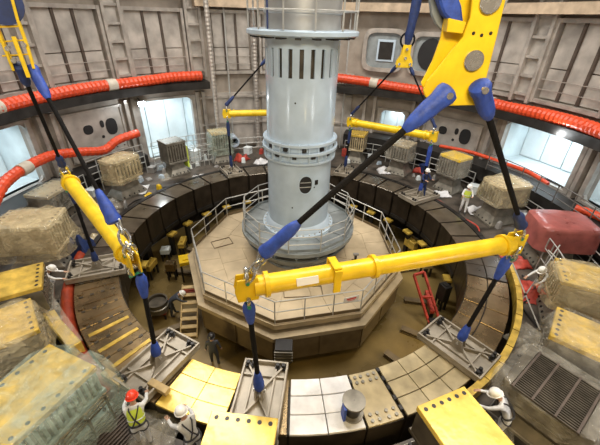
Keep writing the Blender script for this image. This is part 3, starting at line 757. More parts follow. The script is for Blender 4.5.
disc(478, -9, .62, .24, .12, 'sheave', 'ped'); disc(478, -9, .52, .2, .2, 'sheave', 'dark')
hp([(432, -20), (452, -20), (462, 6), (464, 24), (456, 27), (444, 14)], .0, .22, 'blue_strap', 'blue', .03)
SA = hook_plane(441, 91, Y0)+Vector((0, -.24, 0)); SB = hook_plane(474, 86, Y0)+Vector((0, -.24, 0))
def big_sleeve(parent, a, b, r0, r1, mm='blue'):
    """a: rope side, b: wide looped head with a pin eye"""
    a, b = Vector(a), Vector(b); u = (b-a).normalized()
    pts = [a.lerp(b, t) for t in (0, .08, .25, .5, .72, .88, .96, 1)]
    o = MB().tube(pts, [r0, r0*1.5, r0*2.0, r1*.80, r1*.82, r1*.98, r1*.9, r1*.55], 14).build('sleeve', M[mm], parent, True)
    return o
def long_sling(a, b, r, lab, la, lb, w0, w1, mm='blue', mm2='blue', gap=0):
    a, b = Vector(a), Vector(b); u = (a-b).normalized(); b = b+u*gap
    e = empty('lifting_sling', b, lab, 'sling'); d = a-b
    MB().tube([d*(k/20) for k in range(21)], r, 10).build('rope', M['rope'], e, True)
    if la: big_sleeve(e, d-u*la, d+u*.10, r*1.1, w0, mm)
    if lb: big_sleeve(e, u*lb, u*(-.05), r*1.1, w1, mm2)
    if w0 > .15:
        for y in (-1, 1): MB().tube([d+Vector((0, y*.2, 0)), d+Vector((0, y*.04, 0))], .055, 12).build('pin_head', M['chrome'], e, True)
    return e
def links(a, b, n, lab, s_=.16):
    a, b = Vector(a), Vector(b); e = empty('chain', b, lab, 'chain'); d = a-b; u = d.normalized(); o1 = u.orthogonal().normalized(); o2 = u.cross(o1)
    for k in range(n):
        c = d*((k+.5)/n); v = o1 if k % 2 else o2; hl_ = d.length/n*.70
        MB().ring([c+u*(hl_*math.sin(t))+v*(s_*.5*math.cos(t)) for t in [2*math.pi*i/14 for i in range(14)]], .034, 6).build('link', M['chrome'], e, True)
long_sling(SA, A0+uz, .062, 'long black sling from big yellow hook down to front beam left end', .85, 1.0, .20, .17, gap=.55)
long_sling(SB, A1+uz, .062, 'black sling from big yellow hook down to front beam right end', .72, .62, .18, .16, 'blue', 'bluedk', gap=.12)
ua = (SA-A0-uz).normalized()
links(A0+uz+ua*.62, A0+Vector((0, 0, .2)), 3, 'galvanised chain links at left end of the front beam', .24)
links(B1+Vector((-.28, .34, 1.0)), B1+Vector((.0, -.0, .1)), 3, 'galvanised chain links above lower end of the left beam', .24)
links(A1+Vector((.02, -.22, -.02)), A1+Vector((-.03, -.1, -.5)), 2, 'galvanised chain links at right end of the front beam', .2)
# left hook block
hl = empty('hook_block', at(30, 85, 8.3), 'yellow cage-like hook block in the top left corner', 'hook block')
o_ = hl.location.copy(); 
def lp(px, py):   # vertical plane facing the pit centre through the block
    d = RIGHT*(px-300)+DOWN*(py-222.5)+FWD*F; n = Vector((-.55, .83, 0)); return CAM+d*((o_-CAM).dot(n)/d.dot(n))-o_
nn = Vector((-.55, .83, 0))
def lbar(pts, w_, name, mm, off=0):
    q = [lp(*p)+nn*off for p in pts]
    mb = MB()
    for a_, b_ in zip(q, q[1:]): mb.bar(a_, b_, w_, w_*.6)
    mb.build(name, M[mm], hl, bevel=.008)
for off in (-.12, .18):
    lbar([(10, -10), (18, 20), (27, 45), (34, 68)], .09, 'side_bar', 'yellow', off)
    lbar([(-16, -10), (-6, 20), (4, 45), (14, 70)], .09, 'side_bar', 'yellow', off)
lbar([(-6, 27), (20, 26)], .07, 'cross_bar', 'yellow'); lbar([(-2, 42), (26, 40)], .05, 'cross_bar', 'yellow'); lbar([(2, 56), (31, 54)], .05, 'cross_bar', 'yellow')
lbar([(14, 36), (20, 52), (29, 76)], .13, 'tie_plate', 'yellow', -.2)
q = lp(0, 3); MB().tube([q-nn*.1, q+nn*.2], .40, 24).build('sheave', M['bluedk'], hl, True)
for (x, y) in ((8, 48), (24, 44), (14, 60)):
    q = lp(x, y); MB().tube([q-nn*.2, q+nn*.2], .05, 10).build('pin', M['chrome'], hl, True)
q0 = o_+lp(20, 68); q1 = o_+lp(33, 70)
long_sling(q0, B0+uz, .05, 'dark sling from left hook to far end of left beam', .55, .55, .13, .13, 'bluedk', 'bluedk')
long_sling(q1, B1+uz+Vector((-.1, .1, 0)), .05, 'dark sling from left hook along the left beam to its near end', .7, .85, .14, .19, 'blue', 'blue', gap=.55)
# small hooks at rear
def small_hook(p, lab, up=4.0, s_=1.0):
    e = empty('crane_hook', p, lab, 'hook')
    for y in (-.12, .08):
        MB().prism([(-.42, -.25), (.42, -.25), (.40, .05), (.22, .35), (.2, .8), (-.2, .8), (-.22, .35), (-.40, .05)], y, y+.04, Matrix(((s_, 0, 0), (0, 0, 1), (0, s_, 0)))).build('side_plate', M['yellow'], e, bevel=.01)
    for x, z in ((-.28, -.08), (.28, -.08), (0, .6), (0, .2)): MB().tube([(x*s_, -.17, z*s_), (x*s_, .17, z*s_)], .07, 12).build('pin', M['chrome'], e, True)
    MB().tube([(0, 0, .7*s_), (.02, 0, 1.2), (.06, 0, 1.7), (.1, 0, 2.3), (.15, 0, up)], [.1, .22, .2, .24, .22], 10).build('sleeve', M['bluedk'], e, True)
    MB().ring([(.34*math.cos(2*math.pi*k/20), .05, 1.0+.34*math.sin(2*math.pi*k/20)) for k in range(20)], .05, 8).build('strap_loop', M['rope'], e, True)
    return e
pD = Vector((5.35, 5.6, 7.95)); small_hook(pD, 'small yellow hook with dark blue sling in front of the wall hatches', 5.2)
long_sling(pD+Vector((-.28, 0, -.1)), D0+uz, .045, 'dark sling from small rear hook to near end of right rear beam', .6, .8, .11, .1, 'bluedk', 'bluedk')
long_sling(pD+Vector((.28, 0, -.1)), D1+uz, .045, 'dark sling from small rear hook to outer end of right rear beam', .6, .6, .11, .1, 'bluedk', 'bluedk')
pC = Vector((-1.6, 7.6, 7.9)); small_hook(pC, 'yellow crane hook hidden mostly behind the upper column', 5)
long_sling(pC+Vector((-.28, 0, -.1)), C0+uz, .045, 'dark sling from behind the column to rear beam left end', .6, .7, .11, .13, 'bluedk', 'bluedk')
long_sling(pC+Vector((.28, 0, -.1)), C1+uz, .045, 'dark sling behind the column to rear beam right end', .6, .7, .11, .1, 'bluedk', 'bluedk')

# ------------------------------------------------------------------ support blocks on outer ledge
def crumple(parent, c, d, mm, seed, amp=.10, name='plastic_cover', z_open=True, n=9, q=.55, flare=.12):
    """draped sheet: rounded box shell with folds, open at the bottom"""
    vs = []; fs = []
    NA, NH = 40, 12
    for i in range(NH+1):
        t = i/NH
        if t < .7: zz = t/.7*.93; sc = 1+flare*(1-t/.7)
        else: u_ = (t-.7)/.3; zz = .93+.07*math.sin(u_*math.pi/2); sc = math.cos(u_*math.pi/2)*.97+.0
        sc = max(sc, .02)
        for k in range(NA):
            th = 2*math.pi*k/NA; cx_, sx_ = math.cos(th), math.sin(th)
            x = d[0]/2*math.copysign(abs(cx_)**q, cx_)*sc; y = d[1]/2*math.copysign(abs(sx_)**q, sx_)*sc
            p_ = Vector((x, y, zz*d[2])); g_ = noise.noise(Vector((p_.x*1.6+seed*3.1, p_.y*1.6, p_.z*.5))); g2 = noise.noise(Vector((p_.x*4.2+seed, p_.y*4.2+3, p_.z*1.1))); nz = Vector((x, y, .25)).normalized()*((abs(g_)*2-.5)*amp*1.3+(abs(g2)*2-.4)*amp*.55)
            if i == 0: nz.z = 0
            vs.append(p_+nz+Vector(c))
    for i in range(NH):
        for k in range(NA): fs.append((i*NA+k, i*NA+(k+1) % NA, (i+1)*NA+(k+1) % NA, (i+1)*NA+k))
    vs.append(Vector((c[0], c[1], c[2]+d[2]))); t_ = len(vs)-1
    fs += [(NH*NA+k, NH*NA+(k+1) % NA, t_) for k in range(NA)]
    mb = MB(); mb.add(vs, fs); o = mb.build(name, M[mm], parent, True)
    return o
SBL = []
def support(x, y, lab, kind='grey', wd=1.35, dp=1.6, h=2.0, top='ydull', wrap=None, holes=True, rz=None, seed=1, body='block', wamp=.1, wh=1.0, wq=.62, pedh=.8, slots=8, z=LZ):
    ang = math.degrees(math.atan2(y, x)); rz = R(ang-90) if rz is None else R(rz)
    e = empty('support_block', (x, y, z), lab, 'support block', rz); SBL.append(Vector((x, y, 0)))
    # base slab, flared pedestal
    MB().box((0, 0, .06), (wd*1.05, dp*1.0, .12)).build('base_slab', M['block'], e, bevel=.01)
    ph_ = pedh-.12
    pm_ = MB(); pm_.frust((0, 0, .12), (wd*1.02, dp*.98), (wd*.74, dp*.70), ph_*.38); pm_.frust((0, 0, .12+ph_*.38), (wd*.74, dp*.70), (wd*.60, dp*.60), ph_*.62)
    pm_.build('pedestal', M['block'] if body in ('wrap', 'redfilm') else M[body], e, bevel=.01)
    for k in range(4): MB().box((-wd*.24+k*wd*.16, -dp*.30, .12+ph_*.65), (.06, .06, ph_*.6)).build('pedestal_rib', M['block'], e)
    for k in range(5):
        MB().cyl((-wd*.4+k*wd*.2, -dp*.46, .12), (-wd*.4+k*wd*.2, -dp*.46, .22), .045, 6).build('foot_bolt', M['bolt'], e)
    zt = h-.16
    MB().box((0, 0, (pedh+zt)/2), (wd*.86, dp*.86, zt-pedh)).build('body', M['blockd'], e)
    for k in range(slots):   # laminated plates
        xx = -wd*.46+wd*.92*k/(slots-1)
        MB().box((xx, 0, (pedh+zt)/2), (wd*.92/slots*.55, dp*.95, zt-pedh-.04)).build('plate', M[body], e, bevel=.005)
    MB().box((0, 0, pedh+.05), (wd*1.0, dp*1.02, .12)).build('lower_flange', M[body], e, bevel=.01)
    MB().box((0, 0, h-.08), (wd, dp, .16)).build('top_plate', M[top], e, bevel=.012)
    if holes:
        for k in range(6):
            xx = -wd*.40+wd*.8*k/5
            MB().cyl((xx, -dp*.5+.14, h-.02), (xx, -dp*.5+.14, h+.006), .05, 12).build('hole', M['bolt'], e)
            MB().cyl((xx, dp*.5-.14, h-.02), (xx, dp*.5-.14, h+.006), .05, 12).build('hole', M['bolt'], e)
    for k in range(5):
        for zz in (h-.32, pedh+.22): MB().cyl((-wd*.38+k*wd*.19, -dp*.475, zz), (-wd*.38+k*wd*.19, -dp*.475-.05, zz), .05, 6).build('face_bolt', M[body], e)
    if wrap:
        hh = (h+.08)*wh
        crumple(e, (0, 0, h+.10-hh), (wd*1.22, dp*1.2, hh), wrap, seed, wamp, q=wq)
    return e
def sat(px, py, z=2.3): p = at(px, py, z); return p.x, p.y
x, y = sat(219, 136); support(x, y, 'plastic draped block on the rear ledge just left of the column', wd=1.35, dp=1.2, wrap='filmg', seed=2, top='wood', wh=0.72, h=2.3, pedh=1.0)
x, y = sat(172, 146); bare = support(x, y, 'bare grey bolted block below the left bright port', wd=1.35, dp=1.3, top='block', h=2.3, pedh=.9, seed=3)
MB().box((.76, -.1, 1.1), (.12, .7, 1.5)).build('yellow_green_strip', M['hivis'], bare)
x, y = sat(120, 164); support(x, y, 'brown block under crumpled clear plastic, left of the bare grey block', wd=1.75, dp=1.3, wrap='filmy', seed=4, body='wrap', wh=0.58, wamp=.14, top='wrap', h=2.3, pedh=1.1, wq=0.8)
x, y = sat(50, 190, 2.0); support(x, y, 'low dark block with beige cover beside the left yellow beam', wd=1.8, dp=1.3, h=1.7, wrap='film', seed=5, top='pale', body='blockd', wh=0.6)
x, y = sat(30, 222); support(x, y, 'wide block in beige plastic at the left edge of the view', wd=1.6, dp=2.2, h=2.1, wrap='filmy', seed=6, top='wrap', body='wrap', wh=0.75, wamp=.14, wq=0.6)
x, y = sat(8, 285, 2.2); support(x, y, 'yellow topped block at left edge beside crouching worker', wd=1.45, dp=1.9, h=1.9, top='ydull', seed=7)
x, y = sat(0, 326, 2.2); support(x, y, 'yellow block with film on top, lower left above the big wrapped block', wd=1.6, dp=1.6, h=1.8, top='ydull', wrap='filmy', seed=8, wh=.5)
qa, qb = at(96, 366, 2.2), at(4, 452, 2.2); qd = (qa-qb).normalized(); qn = Vector((-qd.y, qd.x, 0)); qc = (qa+qb)/2+qn*.85
support(qc.x, qc.y, 'very large block under green tinted plastic in bottom left corner', wd=(qa-qb).length, dp=1.7, h=1.8, top='ydull', wrap='filmg', seed=9, body='teal', wamp=.09, rz=math.degrees(math.atan2(qd.y, qd.x)), slots=14)
x, y = sat(236, 452, 2.2); support(x, y, 'yellow topped block at bottom edge left of centre', wd=1.5, dp=1.5, h=1.85, top='ylwpaint_glow', seed=10)
x, y = sat(468, 432, 2.2); support(x, y, 'yellow topped block at bottom edge right of centre', wd=1.4, dp=1.7, h=1.85, top='ylwpaint_glow', seed=11, body='blockd')
x, y = sat(556, 392, 1.7); support(x, y, 'dark slatted block under torn plastic at lower right', wd=1.75, dp=2.0, h=1.5, top='blockd', holes=False, seed=12, body='blockd', wrap='film', wh=.35, slots=12, wamp=.05)
x, y = sat(592, 338, 2.2); support(x, y, 'yellow block with holes wrapped in clear plastic at right', wd=1.5, dp=1.9, h=1.85, top='ydull', wrap='film', seed=13, wh=.8)
x, y = sat(585, 280, 2.2); support(x, y, 'brown wrapped block with yellow top at right edge behind worker', wd=1.5, dp=1.7, h=2.0, top='ydull', wrap='filmy', seed=14, body='wrap', wh=0.6, pedh=0.9)
x, y = sat(562, 226, 2.2); support(x, y, 'block wrapped in pink red sheeting at right', wd=1.5, dp=2.0, h=2.1, top='redfilm', body='redfilm', wrap='redfilm', holes=False, seed=15, wh=0.54, wamp=0.05, pedh=1.0, wq=0.34)
x, y = sat(505, 190, 2.2); support(x, y, 'grey block with yellow wrapped back, left of the pink red block', wd=1.5, dp=1.8, h=2.3, top='wrap', seed=16, wrap='filmy', wh=0.48, pedh=1.15, wq=0.6)
x, y = sat(455, 162, 2.3); support(x, y, 'block with bright yellow top plate, right rear ledge', wd=1.4, dp=1.3, h=2.35, top='yellow', seed=17, holes=False, body='block', wrap='film', wh=0.5, wamp=.06, pedh=1.05)
x, y = sat(402, 148, 2.2); support(x, y, 'foil topped block on rear ledge left of bright yellow topped one', wd=1.5, dp=1.4, h=2.2, top='wrap', seed=18, wrap='film', wh=0.5, pedh=1.05, wq=0.7)
x, y = sat(358, 138, 2.2); support(x, y, 'yellow brown block on the rear ledge nearest right of column', wd=1.2, dp=1.3, h=2.2, top='ydull', body='wrap', seed=19, pedh=1.0)

def drape(A, B, drop, out, mm, lab, seed):
    A, B = Vector(A), Vector(B); e = empty('plastic_drape', (A+B)/2, lab, 'plastic sheet'); n, m_ = 26, 16; vs = []
    dr = (B-A).normalized(); nn_ = Vector((dr.y, -dr.x, 0))
    for i in range(n+1):
        for j in range(m_+1):
            t = j/m_; f_ = abs(noise.noise(Vector((i/n*5+seed, t*1.2, seed))))
            top_ = max(0, .28-t)/.28
            p = A.lerp(B, i/n)+nn_*(out*(.15+t*.85)*(1-top_)-.55*top_+.30*f_*t+.05)+Vector((0, 0, .07-max(0, t-.2)/.8*drop*(1+.2*noise.noise(Vector((i*.3, seed, 2))))))
            vs.append(p-e.location)
    MB().add(vs, [(i*(m_+1)+j, (i+1)*(m_+1)+j, (i+1)*(m_+1)+j+1, i*(m_+1)+j+1) for i in range(n) for j in range(m_)]).build('sheet', M[mm], e, True)
drape(qb, qa+(qa-qb)*.12, 1.35, .55, 'filmg', 'greenish plastic sheet draped over the side of the large left block', 3.3)
p1_, p2_ = at(492, 372, 1.75), at(575, 432, 1.75)
drape(p1_, p2_, 1.1, -.35, 'film', 'clear torn plastic sheet hanging from the slatted block toward the ring', 6.1)
# slatted grille on dark block
p = at(556, 390, 2.02); ang = math.degrees(math.atan2(p.y, p.x))
g = empty('slatted_grille', p, 'dark metal grille of fine slats lying on the lower right block', 'grille', R(ang-90))
for k in range(22): MB().box((-.8+k*1.6/21, 0, .03), (.035, 1.5, .06)).build('slat', M['blockd'], g)
for yy in (-.7, -.25, .25, .7): MB().box((0, yy, .07), (1.68, .05, .04)).build('cross_bar', M['rib'], g)
# teal rails along side of large left wrapped block
g = empty('cable_tray', (qa+qb)/2-qn*.25+Vector((0, 0, -.75)), 'pale metal side rails seen through plastic at lower left', 'tray')
d_ = (qa-qb)*.95
for k, off in enumerate((0, .14, .28)): MB().bar(-d_*.5+Vector((0, 0, -off)), d_*.45+Vector((0, 0, -off)), .05, .05).build('side_rail', M['steel'], g)
for t in (-.45, -.15, .15, .42): MB().bar(d_*t+Vector((0, 0, .05)), d_*t+Vector((0, 0, -1.05)), .05, .05).build('strut', M['steel'], g)
# floor grating near red-helmet worker
p = at(105, 425, LZ+.02); g = empty('floor_grating', p, 'dark ribbed floor grating behind worker in red helmet', 'grating', R(-28))
for k in range(20): MB().box((-.9+k*.095, 0, .02), (.035, 1.5, .04)).build('grating_bar', M['rib'], g)
for yy in (-.7, .7): MB().box((0, yy, .045), (1.9, .05, .03)).build('edge_bar', M['rib'], g)
# wooden timber pieces beside plates
for (p0, p1, z, lab) in (((150, 382), (168, 392), 1.05, 'short beige timber between red-helmet and white-helmet workers'), ((104, 372), (122, 384), 1.0, 'short beige timber left of the left front lifting plate')):
    a_, b_ = at(*p0, z), at(*p1, z); m_ = (a_+b_)/2; t = empty('timber', m_-Vector((0, 0, .1)), lab, 'timber')
    MB().bar(a_-m_+Vector((0, 0, .1)), b_-m_+Vector((0, 0, .1)), .2, .16).build('plank', M['wood'], t, bevel=.01)
# black coil drum on the front segment
p = at(352, 412, .9); g = empty('cable_drum', p, 'dark steel cable drum with blue strap at front centre right', 'drum', R(12))
MB().lathe([(.16, -.02), (.30, -.02), (.30, .04), (.16, .04)], 24, closed=True).build('flange', M['block'], g, True)
MB().lathe([(.20, .04), (.20, .48), (.01, .48)], 24).build('barrel', M['bolt'], g, True)
MB().lathe([(.01, .48), (.30, .48), (.30, .54), (.01, .54)], 24).build('flange', M['block'], g, True)
MB().box((-.28, -.1, .25), (.06, .2, .5)).build('blue_strap', M['blue'], g)

# ------------------------------------------------------------------ railings and scaffolds on ledge
def arc_rail(r, a0, a1, z, h, n, lab, mm='rail', rails=(1, .66, .33)):
    c = pol(r, (a0+a1)/2, z); e = empty('guardrail', c, lab, 'railing')
    for k in range(n+1):
        p = pol(r, a0+(a1-a0)*k/n, z)-c; MB().tube([p, p+Vector((0, 0, h))], .03, 6).build('post', M[mm], e)
    for f_ in rails:
        MB().tube([pol(r, a0+(a1-a0)*k/(2*n), z+h*f_)-c for k in range(2*n+1)], .026, 6).build('rail', M[mm], e)
    return e
arc_rail(13.0, 122, 140, LZ, 1.9, 8, 'white scaffold railing in front of the left bright port', rails=(1, .8, .6, .4, .2))
arc_rail(13.1, 161, 172, LZ, 1.3, 8, 'pale guardrail behind the plastic covered left blocks')
arc_rail(13.1, 78, 119, LZ, 1.2, 8, 'pale guardrail on the rear ledge behind the column')
arc_rail(13.05, 30, 74, LZ, 1.2, 9, 'pale guardrail on the rear ledge right of the column')
arc_rail(13.2, -12, 28, 2.0, 1.0, 8, 'thin guardrail on the right gallery edge', 'raildark')
arc_rail(13.05, -25, 22, LZ, 1.15, 8, 'grey guardrail behind the pink red block')
arc_rail(10.9, -18.5, -9, LZ, 1.7, 4, 'pale scaffold frame between the pink red and brown blocks', rails=(1, .7, .4))
arc_rail(12.9, 143, 160, LZ, 2.0, 6, 'white scaffold rails behind the brown crumpled block', rails=(1, .8, .6, .4))
arc_rail(11.6, 122.5, 131, LZ, 1.5, 5, 'white scaffold rails between bare grey block and draped block', rails=(1, .75, .5, .25))
# raking scaffold tubes right
for (a_, b_, za, zb, lab) in (((512, 262), (540, 330), 1.8, .5, 'raking scaffold tube below the front beam right end'), ((522, 300), (560, 245), .6, 2.2, 'raking scaffold tube leaning toward the pink red block'), ((548, 250), (600, 300), 2.2, 1.2, 'long scaffold tube crossing in front of the right edge'), ((545, 345), (585, 300), .6, 1.6, 'scaffold tube beside crouching worker at right')):
    p0, p1 = at(*a_, za), at(*b_, zb); t = empty('scaffold_tube', p1 if zb < za else p0, lab, 'tube'); o3 = t.location
    MB().tube([p0-o3, p1-o3], .025, 6).build('tube', M['rail'], t); MB().tube([(p1-o3)*.5+(p0-o3)*.5-Vector((0, 0, .04)), (p1-o3)*.5+(p0-o3)*.5+Vector((0, 0, .04))], .05, 8).build('coupler', M['dark'], t)

# red sheets
def sheet(px, py, z, w_, d_, mm, lab, seed, cat='sheet', h=.35):
    p = at(px, py, z); e = empty('crumpled_sheet', (p.x, p.y, z), lab, cat, rnd.uniform(0, 3))
    n = 14; vs = []
    for i in range(n+1):
        for j in range(n+1):
            x, y = (i/n-.5)*w_, (j/n-.5)*d_
            ed = 1-max(abs(i/n-.5), abs(j/n-.5))*2
            vs.append((x+.08*noise.noise(Vector((x*4, y*4, seed))), y, max(.01, .03+h*(.3+noise.noise(Vector((x*2.2, y*2.2, seed*5.3))))*min(1, ed*2.5)+.06*noise.noise(Vector((x*9, y*9, seed))))))
    o = MB().add(vs, [(i*(n+1)+j, (i+1)*(n+1)+j, (i+1)*(n+1)+j+1, i*(n+1)+j+1) for i in range(n) for j in range(n)]).build('folded_sheet', M[mm], e, True)
    sm = o.modifiers.new('thick', 'SOLIDIFY'); sm.thickness = .01
sheet(242, 160, LZ, 1.1, .8, 'redcloth', 'crumpled red sheet on rear ledge left of the column', 1, h=.9)
sheet(420, 172, LZ, 1.0, .8, 'redcloth', 'crumpled red sheet between two right rear blocks', 2, h=.8)
sheet(528, 292, LZ, 1.3, 1.5, 'redcloth', 'red sheet spread on the ledge next to the right end of front beam', 3)
sheet(545, 300, LZ, .8, .8, 'redcloth', 'small red sheet beside crouching worker at right', 4)
sheet(78, 165, LZ, 1.4, .9, 'whtfilm_sheen', 'white plastic heap behind the left yellow beam', 5)
sheet(140, 190, LZ, 1.3, .9, 'whtfilm_sheen', 'white plastic heap at foot of the brown wrapped block', 6)
sheet(200, 178, LZ, 1.0, .8, 'whtfilm_sheen', 'white plastic heap near the ring left rear', 7)
sheet(385, 172, LZ, 1.1, .9, 'whtfilm_sheen', 'white plastic heap at foot of foil topped block', 8)
sheet(440, 195, LZ, 1.2, .8, 'whtfilm_sheen', 'white plastic heap at foot of bright yellow topped block', 9)
sheet(520, 215, LZ, 1.4, 1.0, 'whtfilm_sheen', 'white plastic heap left of pink red block', 10)
sheet(535, 345, LZ, 1.5, 1.4, 'film', 'clear plastic sheet on ledge beside right outer ring edge', 11)
sheet(490, 440, LZ, 1.2, 1.2, 'film', 'clear plastic sheet under white-helmet worker at lower right', 12)
sheet(155, 432, LZ, 1.2, 1.2, 'film', 'clear plastic heap under worker in red helmet', 13)
sheet(100, 240, LZ, 1.0, 1.0, 'wrap', 'beige cloth heap under the left yellow beam', 14)
sheet(84, 255, LZ, .8, 1.3, 'bluedk', 'dark blue tarpaulin heap beside the left wide block', 15, h=1.6)
sheet(110, 205, LZ, 1.6, 1.0, 'film', 'clear plastic sheet beside ring, left rear', 21)
sheet(262, 163, LZ, 1.2, .7, 'whtfilm_sheen', 'white sheet heap directly behind the column, left half', 22)
sheet(478, 212, LZ, 1.1, 1.0, 'whtfilm_sheen', 'white sheet heap near standing vest worker', 23)
sheet(560, 240, LZ, 1.6, 1.2, 'film', 'clear plastic sheet at foot of the pink red block', 24)
sheet(515, 262, LZ, 1.1, 1.0, 'redcloth', 'red sheet left of the pink red block foot', 25)
sheet(165, 178, LZ, 1.0, .8, 'film', 'clear plastic sheet before the bare grey block', 26)
# assorted tool crates
crates = [(150, 158, .5, .4, .35, 'tool', 'small grey crate by the scaffold railing'), (195, 150, .6, .5, .8, 'white', 'white cabinet on the ledge by the left port'), (248, 152, .5, .5, .5, 'white', 'small white crate beside red sheet left of column'),
    (345, 150, .4, .4, .5, 'redcloth', 'small red box right of the column'), (370, 160, .5, .4, .4, 'white', 'white crate between the two rear blocks right of column'), (425, 160, .5, .4, .6, 'bluedk', 'dark blue crate near the right rear sling'),
    (478, 175, .6, .5, .5, 'white', 'white crate right of bright yellow topped block'), (540, 195, .7, .5, .5, 'white', 'white crate behind the pink red block'), (88, 178, .5, .5, .4, 'white', 'white crate beside left yellow beam end'),
    (94, 213, .6, .4, .4, 'tool', 'grey crate left of ring behind the blue sleeve'), (590, 320, .6, .5, .4, 'wood', 'wooden box at right edge between two blocks')]
for (px, py, w_, d_, h_, mm, lab) in crates:
    p = at(px, py, LZ)
    if p.xy.length > 12.9: p = atr(px, py, 12.85); p.z = LZ
    e = empty('crate', p, lab, 'crate', R(rnd.uniform(0, 90)))
    MB().box((0, 0, h_/2), (w_, d_, h_)).build('body', M[mm], e, bevel=.015)
    MB().box((0, 0, h_+.02), (w_+.04, d_+.04, .05)).build('lid', M[mm], e, bevel=.01)
    MB().bar((-.1, -d_/2-.02, h_*.7), (.1, -d_/2-.02, h_*.7), .03).build('handle', M['bolt'], e)

short = ['plastic draped block left of the column', 'bare grey bolted block', 'brown crumpled plastic block', 'low dark beige-covered block', 'wide beige wrapped block', 'left edge yellow block', 'film topped yellow block', 'large green plastic block', 'bottom left yellow block', 'bottom right yellow block',
    'slatted block', 'holed yellow wrapped block', 'right edge brown block', 'pink red block', 'grey block with yellow wrap', 'bright yellow topped block', 'foil topped block', 'yellow brown rear block']
def scatter(n, a0, a1, r0, r1, mm, noun, seed):
    q = random.Random(seed); word = dict(white='white', tool='dull grey', column='pale blue', wood='timber coloured', redcloth='red', yellow='yellow')
    for k in range(n):
        m_ = q.choice(mm); p = pol(q.uniform(r0, r1), a0+(a1-a0)*(k+q.uniform(.1, .9))/n, LZ)
        w_, d_, h_ = q.uniform(.2, .5), q.uniform(.15, .35), q.uniform(.1, .4)
        near = min(range(len(SBL)), key=lambda i_: (SBL[i_]-p).xy.length); b_ = SBL[near]
        ar, br = p.xy.length, b_.xy.length; da = math.degrees(math.atan2(p.y, p.x)-math.atan2(b_.y, b_.x))
        side = 'behind' if ar > br+.9 and abs(da) < 7 else 'ring side of' if ar < br-.5 else 'left of' if da > 0 else 'right of'
        e = empty(noun, p, 'small %s %s %s %s, %s' % ('flat' if h_ < .18 else 'low' if h_ < .25 else 'squat' if h_ < .32 else 'upright', word[m_], noun, side, short[near]), noun, q.uniform(0, 3), 'small boxes and bags on the rear ledge')
        e['label'] = e['label'].replace(', ', ' the '); seen = [o_ for o_ in col.objects if o_.get('label') == e['label'] and o_ != e]
        if seen: e['label'] = e['label'].replace('small', 'another tiny' if w_ < .35 else 'another small', 1)
        MB().frust((0, 0, 0), (w_, d_), (w_*q.uniform(.6, 1), d_*q.uniform(.6, 1)), h_).build('body', M[m_], e, bevel=.02)
        MB().box((0, 0, h_+.015), (w_*.5, d_*.5, .03)).build('lid', M[m_], e)
scatter(20, 118, 172, 10.9, 12.9, ('white', 'tool', 'column'), 'box', 1)
scatter(20, -2, 66, 10.9, 12.9, ('white', 'tool', 'column', 'wood'), 'box', 2)
scatter(9, 70, 116, 9.9, 12.6, ('white', 'redcloth', 'tool'), 'box', 3)
scatter(8, 140, 170, 9.5, 10.2, ('white', 'redcloth', 'yellow', 'tool'), 'bag', 4)
def cable(pts, r_, mm, lab):
    q = [Vector(p) for p in pts]; out = []
    for i in range(len(q)-1):
        p0 = q[max(i-1, 0)]; p1 = q[i]; p2 = q[i+1]; p3 = q[min(i+2, len(q)-1)]
        for k in range(8):
            t = k/8; out.append(.5*((2*p1)+(p2-p0)*t+(2*p0-5*p1+4*p2-p3)*t*t+(3*p1-p0-3*p2+p3)*t**3))
    out.append(q[-1]); tag(MB().tube(out, r_, 6).build('cable', M[mm], None, True), lab, 'cable')
cable([pol(9.7+.25*math.sin(k*1.9), 66-k*5, LZ+.04) for k in range(13)], .04, 'redcloth', 'red cable lying along the right rear ring edge')
cable([pol(9.85+.3*math.sin(k*2.3+1), 118+k*5, LZ+.04) for k in range(11)], .035, 'bolt', 'black cable lying along the left rear ring edge')
cable([pol(10.2+.4*math.sin(k*1.5), -12-k*4, LZ+.04) for k in range(8)], .04, 'bolt', 'black cable on the ledge beside the yellow edge guard')
# ------------------------------------------------------------------ pit contents
def stairs(px, py, lab):
    p = at(px, py, PZ); e = empty('steps', (p.x, p.y, PZ), lab, 'steps', R(8))
    for s_ in (-1, 1): MB().bar((s_*.36, -.95, .0), (s_*.36, .95, 1.5), .05, .14).build('stringer', M['wood'], e)
    for k in range(7): MB().box((0, -.85+k*.28, .1+k*.222), (.68, .2, .04)).build('step', M['wood'], e)
stairs(192, 322, 'small wooden step ladder on pit floor left of the platform')
items = [(186, 258, .75, .75, .22, 'yellow', 'bright yellow square pallet in the pit left of the platform', 1.1), (170, 262, .5, .4, .5, 'steel', 'pale metal box in the pit beside yellow pallet', .6), (165, 248, .5, .5, .3, 'white', 'white carton in the pit under left ring', .5),
    (150, 262, .35, .8, .35, 'ydull', 'yellow girder end in the pit under left ring', .6), (182, 240, .35, .9, .3, 'ydull', 'yellow girder end in the pit rear left', .6), (158, 305, .8, .8, .3, 'brick', 'dark red drum base on left pit floor', .3), (372, 205, .4, .6, .3, 'ydull', 'yellow girder end in pit rear right of platform', .6),
    (428, 262, .5, .5, .3, 'pale', 'pale carton in the pit under front beam', .6), (412, 240, .4, .8, .5, 'ydull', 'yellow girder end in the pit right of platform', .5), (446, 285, .4, .5, .9, 'dark', 'dark pump in the pit at right', .6), (190, 290, .9, .3, .12, 'brick', 'flat red tray in the pit left', .3), (430, 300, .2, 1.5, .2, 'redcloth', 'red pipe section in the pit at right', .4)]
